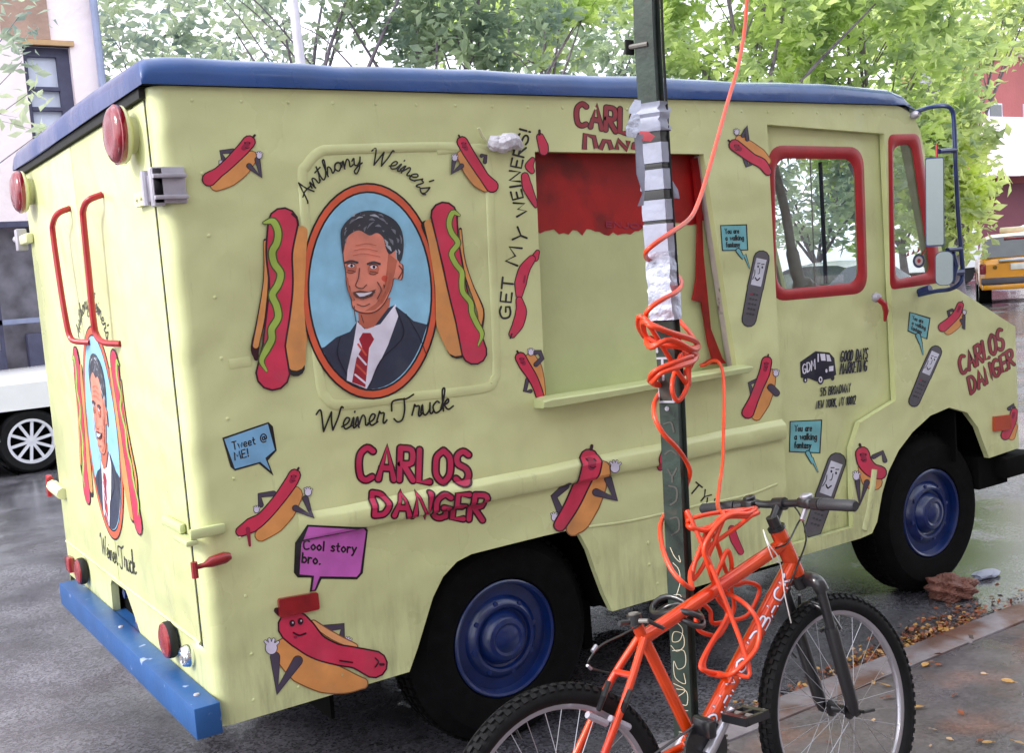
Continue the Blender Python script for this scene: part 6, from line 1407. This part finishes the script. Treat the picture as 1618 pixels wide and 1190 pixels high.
mb = MB(); pp0, pp1 = bq(139, 0), bq(155, 140); mb.tube([(pp0[0]+.05, YB-.09, 12.9), (pp0[0]+.05, YB-.09, pp0[1]), (pp1[0]+.05, YB-.09, .2)], .055, M_pipe, 10); mb.build('drain_pipe', bld)
mb = MB(); mb.box((-3, YB+.35, 0), (sfx, YB+.4, sf_top+.1), M_dark); mb.box((-3, YB-.02, sf_top-.06), (sfx, YB+.08, sf_top+.02), M_dframe)
for k in range(9): mb.box((sfx-.4-k*.55, YB+.1, .05), (sfx-.35-k*.55, YB+.16, sf_top-.06), M_dframe)
mb.box((-3, YB+.1, 1.55), (sfx, YB+.15, 1.62), M_pipe); mb.build('shop_front', bld, smooth=0)
mb = MB(); r_ = random.Random(8)
for k in range(0): mb.lathe([(0, -.2), (.18+.05*k % .1, -.1), (.2, .1), (0, .22)], (1.2+k*.28, YB+.2, 1.1+r_.uniform(0, .35)), (0, r_.uniform(-.3, .3), 1), mat('stock_%d' % k, [(.25, .28, .14), (.3, .08, .08), (.05, .1, .25), (.35, .3, .2), (.12, .2, .12)][k], .5), 12)
for k in range(3): mb.box((.6+k*.62, YB+.1, .05), (.9+k*.62, YB+.3, 1.0+.2*k), M_dframe, bev=.03)
mb.build('shop_stock', bld)
# red brick block on the right
M_rbrick = mat('red_brick_wall', srgb((176, 100, 98)), .8, var=.08, vscale=.6, bump=.02, bscale=6)
M_burg = mat('burgundy_wall', srgb((122, 56, 72)), .6, var=.1, vscale=1)
YR = 34
def br_(px, py): return XZ(px, py, YR)
zt_ = br_(1618, 92)[1]; zg = br_(1580, 290)[1]; xl_ = br_(1524, 200)[0]
rb = thing('brick_building', 'red brick building with burgundy ground floor and white awning, right edge', 'building', (xl_+10, YR+5, 0))
mb = MB(); mb.box((xl_, YR, zg), (xl_+40, YR+4, zt_), M_rbrick); mb.build('upper_wall', rb, smooth=0)
mb = MB(); mb.box((xl_-.0, YR+.05, 0), (xl_+40, YR+3.9, zg), M_burg); mb.build('ground_floor_wall', rb, smooth=0)
mb = MB(); mb.box((xl_-.2, YR-.25, zt_), (xl_+40, YR+4.2, zt_+.5), M_brownp); mb.build('cornice', rb, smooth=0)
for i in range(9):
    for j in range(1, 3):
        x0_ = xl_+2.2+i*3.4; z0_ = zg+.6+(j-1)*3.6+2.2
        if z0_+1.6 > zt_: continue
        mb = MB(); mb.box((x0_, YR-.06, z0_), (x0_+1.3, YR+.0-.002, z0_+1.7), M_blind); w_ = mb.build('window', rb, smooth=0)
        mb = MB(); mb.box((x0_+.1, YR-.09, z0_+.1), (x0_+1.2, YR-.062, z0_+1.6), M_cglass); mb.build('pane', w_, smooth=0)
M_awn = mat('awning_white', srgb((238, 228, 240)), .7, var=.04)
a0, a1 = br_(1548, 278), br_(1560, 190); mb = MB(); xa0 = a0[0]; prof = [(YR-.002, a1[1]+.2)]+[(YR-2.4*math.sin(R_(t)), a0[1]+(a1[1]-a0[1]+.2)*math.cos(R_(t))) for t in range(10, 91, 10)]+[(YR-2.4, a0[1]-.25)]
vs = [(x_, y_, z_) for x_ in (xa0, xa0+16) for y_, z_ in prof]; q = len(prof); mb.add(vs, [(k, k+1, q+k+1, q+k) for k in range(q-1)], M_awn)
mb.add([(xa0, YR-.002, a0[1])]+[(xa0, y_, z_) for y_, z_ in prof], [tuple(range(q+1))], M_awn); mb.build('awning', rb, smooth=40)
kp = PZ(1520, 455, 0)
mb = MB(); kx0, kx1 = XZ(1494, 380, 21.5)[0], XZ(1546, 380, 21.5)[0]; kz = XZ(1520, 303, 21.5)[1]
kio = thing('delivery_truck', 'plain white box truck behind the blue mirror frame', 'truck', ((kx0+kx1)/2, 22.5, 0))
mb.box((kx0-1.2, 21.5, .55), (kx1, 23.6, kz), M_white, bev=.05); mb.build('box_body', kio)
mb = MB(); mb.box((kx0-1.2, 21.55, .35), (kx1-.1, 23.5, .549), M_under); mb.build('chassis', kio)
for wx in (kx0-.6, kx1-.7):
    mb = MB(); mb.lathe([(.3, -.02), (.42, 0), (.45, -.05), (.45, -.25)], (wx, 21.52, .45), (0, -1, 0), M_tyre, 28); mb.build('wheel', kio)
mb = MB(); d0 = XZ(1500, 325, 21.49); d1 = XZ(1507, 385, 21.49); mb.box((d0[0], 21.47, d1[1]), (d1[0]+.3, 21.497, d0[1]), mat('sign_green', srgb((84, 120, 104)), .6)); mb.build('side_sign', kio, smooth=0)

# ================================================================== LAMPS
lb = PD(470, 60, 14.5); lamp_t = thing('lamp_post', 'thin pale lamp post rising behind the truck roof at left', 'lamp post', (lb.x, lb.y, 0))
M_pale = mat('pale_metal', srgb((205, 200, 214)), .5, metal=.2)
mb = MB(); mb.tube([(lb.x+.16, lb.y, .12), (lb.x+.1, lb.y, 2), (lb.x, lb.y, lb.z), (lb.x-.06, lb.y, 8)], [.11, .08, .065, .055], M_pale, 12); mb.build('pole', lamp_t)
mb = MB(); mb.tube([(lb.x-.06, lb.y, 7.9), (lb.x-.1, lb.y-.8, 8.4), (lb.x-.1, lb.y-1.8, 8.5)], .04, M_pale, 8); mb.box((lb.x-.25, lb.y-2.4, 8.42), (lb.x+.05, lb.y-1.7, 8.56), M_pale, bev=.04); mb.build('lamp_head', lamp_t)
lc = PD(1465, 140, 29); lt = thing('street_lamp', 'old grey lantern street lamp above the front of the truck roof', 'street lamp', (lc.x, lc.y, 0)); M_lant = mat('lantern_grey', srgb((150, 144, 176)), .5, var=.15)
mb = MB(); mb.tube([(lc.x, lc.y, 0), (lc.x, lc.y, lc.z-.35)], [.10, .06], M_lant, 12); mb.build('pole', lt)
mb = MB(); mb.lathe([(k_*1.6, h_*1.6) for k_, h_ in [(.05, -.4), (.12, -.3), (.09, -.24), (.16, -.14), (.25, .06), (.24, .12), (.14, .2), (.05, .24), (.04, .32), (0, .34)]], (lc.x, lc.y, lc.z), (0, 0, 1), M_lant, 14); mb.build('lantern', lt, smooth=30)

# ================================================================== TREES
M_bark = mat('bark', srgb((122, 112, 124)), .85, var=.3, vscale=6, bump=.02, bscale=14)
LF = [mat_leaf('leaf_pale', (.54, .64, .54), .58), mat_leaf('leaf_deep', (.36, .47, .33), .55), mat_leaf('leaf_bright', (.56, .70, .32), .62), mat_leaf('leaf_yellow', (.64, .74, .38), .62)]
def tree(label, base, h, crown_c, rad, nl, ls, leafm, seed, limbs=7, trunk_r=.2, clumps=60, group=None, lean=(0, 0), zmin=None):
    r_ = random.Random(seed); t = thing('tree', label, 'tree', (base[0], base[1], 0), 0, group); mb = MB(); b = Vector((base[0], base[1], 0)); cc = Vector(crown_c)
    fork = b.lerp(Vector((cc.x, cc.y, cc.z)), .42)+Vector((r_.uniform(-.2, .2), r_.uniform(-.2, .2), 0)); fork.z = min(fork.z, h*.45)
    mb.tube(catmull([b, b.lerp(fork, .5)+Vector((r_.uniform(-.12, .12), 0, 0)), fork], 4), [trunk_r*(1.15-.05*k) for k in range(9)], M_bark, 10)
    cl_ = []
    for k in range(clumps):
        while True:
            v = Vector((r_.uniform(-1, 1), r_.uniform(-1, 1), r_.uniform(-1, 1)))
            if .25 < v.length < 1: break
        p = Vector((cc.x+v.x*rad[0], cc.y+v.y*rad[1], cc.z+v.z*rad[2]))
        if zmin and p.z < zmin: p.z = zmin+r_.uniform(0, .8)
        cl_.append(p)
    for k in range(limbs):
        e = cl_[k*len(cl_)//limbs]; m1 = fork.lerp(e, .4)+Vector((r_.uniform(-.3, .3), r_.uniform(-.3, .3), .35)); P_ = catmull([fork-Vector((0, 0, .1)), m1, e], 5)
        mb.tube(P_, [trunk_r*.36*(1-.08*i) for i in range(len(P_))], M_bark, 7)
        for j in range(3):
            e2 = cl_[r_.randrange(len(cl_))]
            if (e2-m1).length < max(rad)*1.1: P2 = catmull([m1, m1.lerp(e2, .5)+Vector((0, 0, .2)), e2], 4); mb.tube(P2, [trunk_r*.11*(1-.09*i) for i in range(len(P2))], M_bark, 5)
    mb.build('trunk', t, smooth=60)
    mb = MB(); vs = []; fs = []
    per = int(nl*.40)//clumps; ls = ls*1.12
    for p in cl_:
        cr_ = r_.uniform(.45, 1.0)*max(rad)*.24
        for i in range(per):
            d_ = Vector((r_.gauss(0, 1), r_.gauss(0, 1), r_.gauss(0, .75)))*cr_*.6; c = p+d_
            a = Vector((r_.gauss(0, 1), r_.gauss(0, 1), r_.gauss(0, .6))).normalized(); b2 = a.cross(Vector((r_.gauss(0, 1), r_.gauss(0, 1), r_.gauss(0, 1)))).normalized(); s_ = ls*r_.uniform(.6, 1.35)
            n_ = a.cross(b2)*s_*.18; o = len(vs)
            vs += [c-a*s_, c-b2*s_*.45+n_, c+a*s_, c+b2*s_*.45+n_]; fs += [(o, o+1, o+2), (o, o+2, o+3)]
    mb.add(vs, fs, leafm); mb.build('crown', t, smooth=0, recalc=False); return t
G_ = 'street trees along the far side'
def tb(px, D): p = PD(px, 400, D); return (p.x, p.y)
def tcen(px, py, D): p = PD(px, py, D); return (p.x, p.y, p.z)
tree('sparse pale tree over the rear corner of the truck roof', tb(300, 24), 9, tcen(285, 20, 24), (3.0, 2.5, 1.7), 5200, .13, LF[0], 1, limbs=9, trunk_r=.11, clumps=70, group=G_)
tree('tree with two dark bare stems beside the pale lamp post', tb(470, 18), 9, tcen(480, -70, 18), (2.6, 2.4, 1.6), 3600, .10, LF[0], 2, limbs=6, trunk_r=.16, clumps=50, group=G_)
tree('dense dark green tree behind the middle of the roof', tb(690, 19), 9, tcen(700, -10, 19), (2.0, 2.2, 2.3), 15000, .10, LF[1], 3, clumps=80, group=G_)
tree('washed out pale green tree just left of the post', tb(930, 30), 10, tcen(925, 10, 30), (2.9, 2.6, 3.0), 9000, .15, LF[0], 4, clumps=70, group=G_)
tree('bright yellow green tree right of the post', tb(1180, 22), 9, tcen(1180, 0, 22), (2.6, 2.6, 2.6), 16000, .12, LF[2], 5, clumps=80, group=G_)
tree('bright green tree above the cab roof', tb(1380, 24), 9, tcen(1370, 60, 24), (2.4, 2.6, 3.0), 14000, .13, LF[2], 6, clumps=80, group=G_)
tree('low green tree seen through the cab door window', tb(1290, 27), 7, tcen(1275, 290, 27), (2.6, 2.6, 1.5), 4200, .13, LF[0], 7, clumps=60, group=G_, trunk_r=.12)
tree('low pale tree seen through the quarter window', tb(1440, 30), 8, tcen(1430, 260, 30), (2.2, 2.2, 2.6), 9000, .15, LF[2], 8, clumps=60, group=G_, trunk_r=.12)
tree('pale yellow green tree drooping beside the blue mirror', tb(1520, 26), 8, tcen(1500, 262, 26), (.75, .9, 2.3), 6500, .14, LF[3], 9, clumps=60, group=G_, trunk_r=.12)
tree('bright tree filling the sky behind the mirror', tb(1500, 33), 10, tcen(1500, 40, 32), (3.4, 2.6, 1.7), 9000, .15, LF[3], 10, clumps=60, group=G_)
tree('near kerbside tree with leaves hanging into the top right corner', (10.5, -1.6), 7, (9.0, 1.4, 6.3), (3.3, 2.2, .95), 12000, .075, LF[2], 12, clumps=70, trunk_r=.16, limbs=10)
tree('unseen kerbside tree added overhead, its crown shades the truck', (-3.2, -1.9), 9, (2.6, -2.6, 7.6), (4.6, 2.4, 1.3), 9000, .08, LF[1], 16, clumps=110, trunk_r=.2, limbs=14)  # out of view, added so its crown shades the near side
tree('thin leafy branches in front of the pink building', (-.9, 12.2), 5, tcen(5, 80, 13.2), (.55, .5, 1.2), 500, .08, LF[0], 14, clumps=12, trunk_r=.05, limbs=5)
tree('young tree hidden behind the roof at left of the post', tb(820, 26), 9, tcen(800, -30, 26), (3.0, 2.6, 2.0), 9000, .14, LF[2], 15, clumps=60, group=G_)

# ================================================================== LEAVES AND LITTER
M_lf1 = mat('fallen_leaf_yellow', srgb((168, 128, 72)), .45, var=.25, vscale=30); M_lf2 = mat('fallen_leaf_brown', srgb((126, 70, 46)), .4, var=.3, vscale=30); M_lf3 = mat('fallen_leaf_pale', srgb((176, 146, 118)), .45, var=.2)
def leaf_mesh(s_, mt, seed):
    r_ = random.Random(seed); b = MB(); pts = []
    for k in range(7): t = k/6; pts.append((t-.5, .28*math.sin(math.pi*t)**.7+.02))
    vs = [(x*s_, 0, .004+.1*s_*abs(x)) for x, y in pts]+[(x*s_, y*s_, .002+.25*s_*y+.12*s_*x*x) for x, y in pts]+[(x*s_, -y*s_, .006+.2*s_*y) for x, y in pts]
    b.add(vs, [(k, k+1, 8+k, 7+k) for k in range(6)]+[(k+1, k, 14+k, 15+k) for k in range(6)], mt); b.tube([(-.5*s_, 0, .006), (-.8*s_, .03*s_, .004)], .0008+.01*s_, mt, 4)
    return b
protos = []
r_ = random.Random(19)
spots = [k_ for i_, k_ in enumerate([(1462, 1052), (1482, 1052), (1524, 1068), (1554, 1066), (1592, 1078), (1530, 1126), (1518, 1128), (1476, 1155), (1598, 1140), (1400, 1085), (1404, 1104), (1445, 1075), (1500, 1170), (1560, 1175), (1290, 1150), (1310, 1175), (1380, 1140), (1584, 1108), (1450, 1120), (1548, 1172), (1240, 1175), (1415, 1170), (1610, 1176), (1340, 1160), (1508, 1100), (1470, 1180)]) if i_ % 3 != 2]
for i, (a, b_) in enumerate(spots):
    p = PZ(a, b_, .107); k = i % 3
    if len(protos) <= k:
        b = leaf_mesh((.042, .032, .024)[k], (M_lf1, M_lf2, M_lf3)[k], k)
        o = b.build('fallen_leaf', None, smooth=60); protos.append(o)
    else: o = protos[k].copy(); COL.objects.link(o)
    o.location = p; o.rotation_euler = (r_.uniform(-.1, .1), r_.uniform(-.1, .1), r_.uniform(0, 6.3)); s_ = r_.uniform(.7, 1.3); o.scale = (s_, s_, s_)
    rank = sorted([-q_[0] for q_ in spots]).index(-a)
    tag(o, ('yellow', 'brown', 'pale')[k]+' leaf on the wet paving, '+('rightmost', 'second', 'third', 'fourth', 'fifth', 'sixth', 'seventh', 'eighth', 'ninth', 'tenth', 'eleventh', 'twelfth', 'thirteenth', 'fourteenth', 'fifteenth', 'sixteenth', 'seventeenth', 'eighteenth')[rank]+('' if rank == 0 else ' from the right')+' of the loose leaves', 'leaf', 'loose leaves on the wet paving')
mb = MB()
for i in range(1500):
    if i < 950:
        a = r_.gauss(1450, 52); b_ = 1015+(1450-a)*.40+r_.gauss(0, 15)
    else: a = r_.uniform(1150, 1618); b_ = 1012+(1460-a)*.42+r_.gauss(0, 9)
    p = PZ(a, b_, .0)
    if p.y < -.47: p = PZ(a, b_, .104)
    p.z += r_.uniform(.004, .022); s_ = r_.uniform(.006, .02); a1 = Vector((r_.gauss(0, 1), r_.gauss(0, 1), r_.gauss(0, .35))).normalized(); a2 = a1.cross(Vector((r_.gauss(0, .4), r_.gauss(0, .4), 1))).normalized()
    mb.add([p-a1*s_, p-a2*s_*.6+Vector((0, 0, .003)), p+a1*s_, p+a2*s_*.6], [(0, 1, 2), (0, 2, 3)], (M_lf1, M_lf2, M_lf2, M_joint)[i % 4])
tag(mb.build('gutter_leaves', None, smooth=0, recalc=False), 'wet brown and yellow leaf litter packed along the kerb', 'leaf litter', kind='stuff')
bm = bmesh.new(); bmesh.ops.create_icosphere(bm, subdivisions=5, radius=1); c = PZ(1503, 944, .0)
for v in bm.verts:
    n_ = math.sin(v.co.x*5+1)*math.cos(v.co.y*6)*.22+math.sin(v.co.z*9+v.co.x*7)*.14+.12*abs(math.sin(v.co.x*17+3*math.sin(v.co.y*11)))+.1*abs(math.sin(v.co.z*21+v.co.y*13)); v.co = Vector((c.x+v.co.x*(.10+.09*n_), c.y+v.co.y*(.10+.08*n_), max(.002, .05+v.co.z*(.055+.05*n_))))
me = bpy.data.meshes.new('crumpled_paper_bag'); bm.to_mesh(me); bm.free(); me.materials.append(mat('brown_paper', srgb((112, 72, 62)), .6, var=.3, vscale=12, bump=.01, bscale=25)); o = link('crumpled_paper_bag', me); tag(o, 'crumpled brown paper bag in the gutter behind the front tyre', 'paper bag')
bm = bmesh.new(); bmesh.ops.create_icosphere(bm, subdivisions=2, radius=1); c = PZ(1558, 912, .0)
for v in bm.verts: v.co = Vector((c.x+v.co.x*.09+r_.uniform(-.02, .02), c.y+v.co.y*.05+r_.uniform(-.015, .015), max(.002, .015+v.co.z*.02)))
me = bpy.data.meshes.new('plastic_scrap'); bm.to_mesh(me); bm.free(); me.materials.append(M_tape); o = link('plastic_scrap', me); tag(o, 'flattened white plastic scrap lying on the wet street', 'litter')


# ================================================================== HOUSES BEHIND THE PAVEMENT ON THE NEAR SIDE (unseen, added to shade the truck side)
M_near = mat('pale_brick', srgb((206, 196, 186)), .85, var=.25, vscale=3, bump=.01, bscale=20, col2=srgb((190, 172, 160)), c2scale=9)
nb = thing('shade_building', 'pale brick building added out of view across the pavement, shading the truck side', 'building', (8, -9, 0))
mb = MB(); mb.box((-5, -14, 0), (24, -8.6, 8.0), M_near); mb.build('wall', nb, smooth=0)
mb = MB(); mb.box((-5.2, -14.2, 8.0), (24.2, -8.3, 8.5), M_brownp, bev=.05); mb.build('cornice', nb)
for i in range(10):
    for j in range(2):
        x0_ = -3.9+i*2.8; z0_ = 1.3+j*3.5
        mb = MB(); mb.box((x0_-.1, -8.6, z0_-.12), (x0_+1.3, -8.5, z0_), M_sand); mb.box((x0_, -8.598, z0_), (x0_+1.2, -8.55, z0_+1.9), M_dframe); w_ = mb.build('window', nb, smooth=0)
        mb = MB(); mb.box((x0_+.08, -8.549, z0_+.08), (x0_+1.12, -8.54, z0_+.92), M_cglass); mb.box((x0_+.08, -8.549, z0_+1.0), (x0_+1.12, -8.54, z0_+1.82), M_cglass); mb.build('pane', w_, smooth=0)
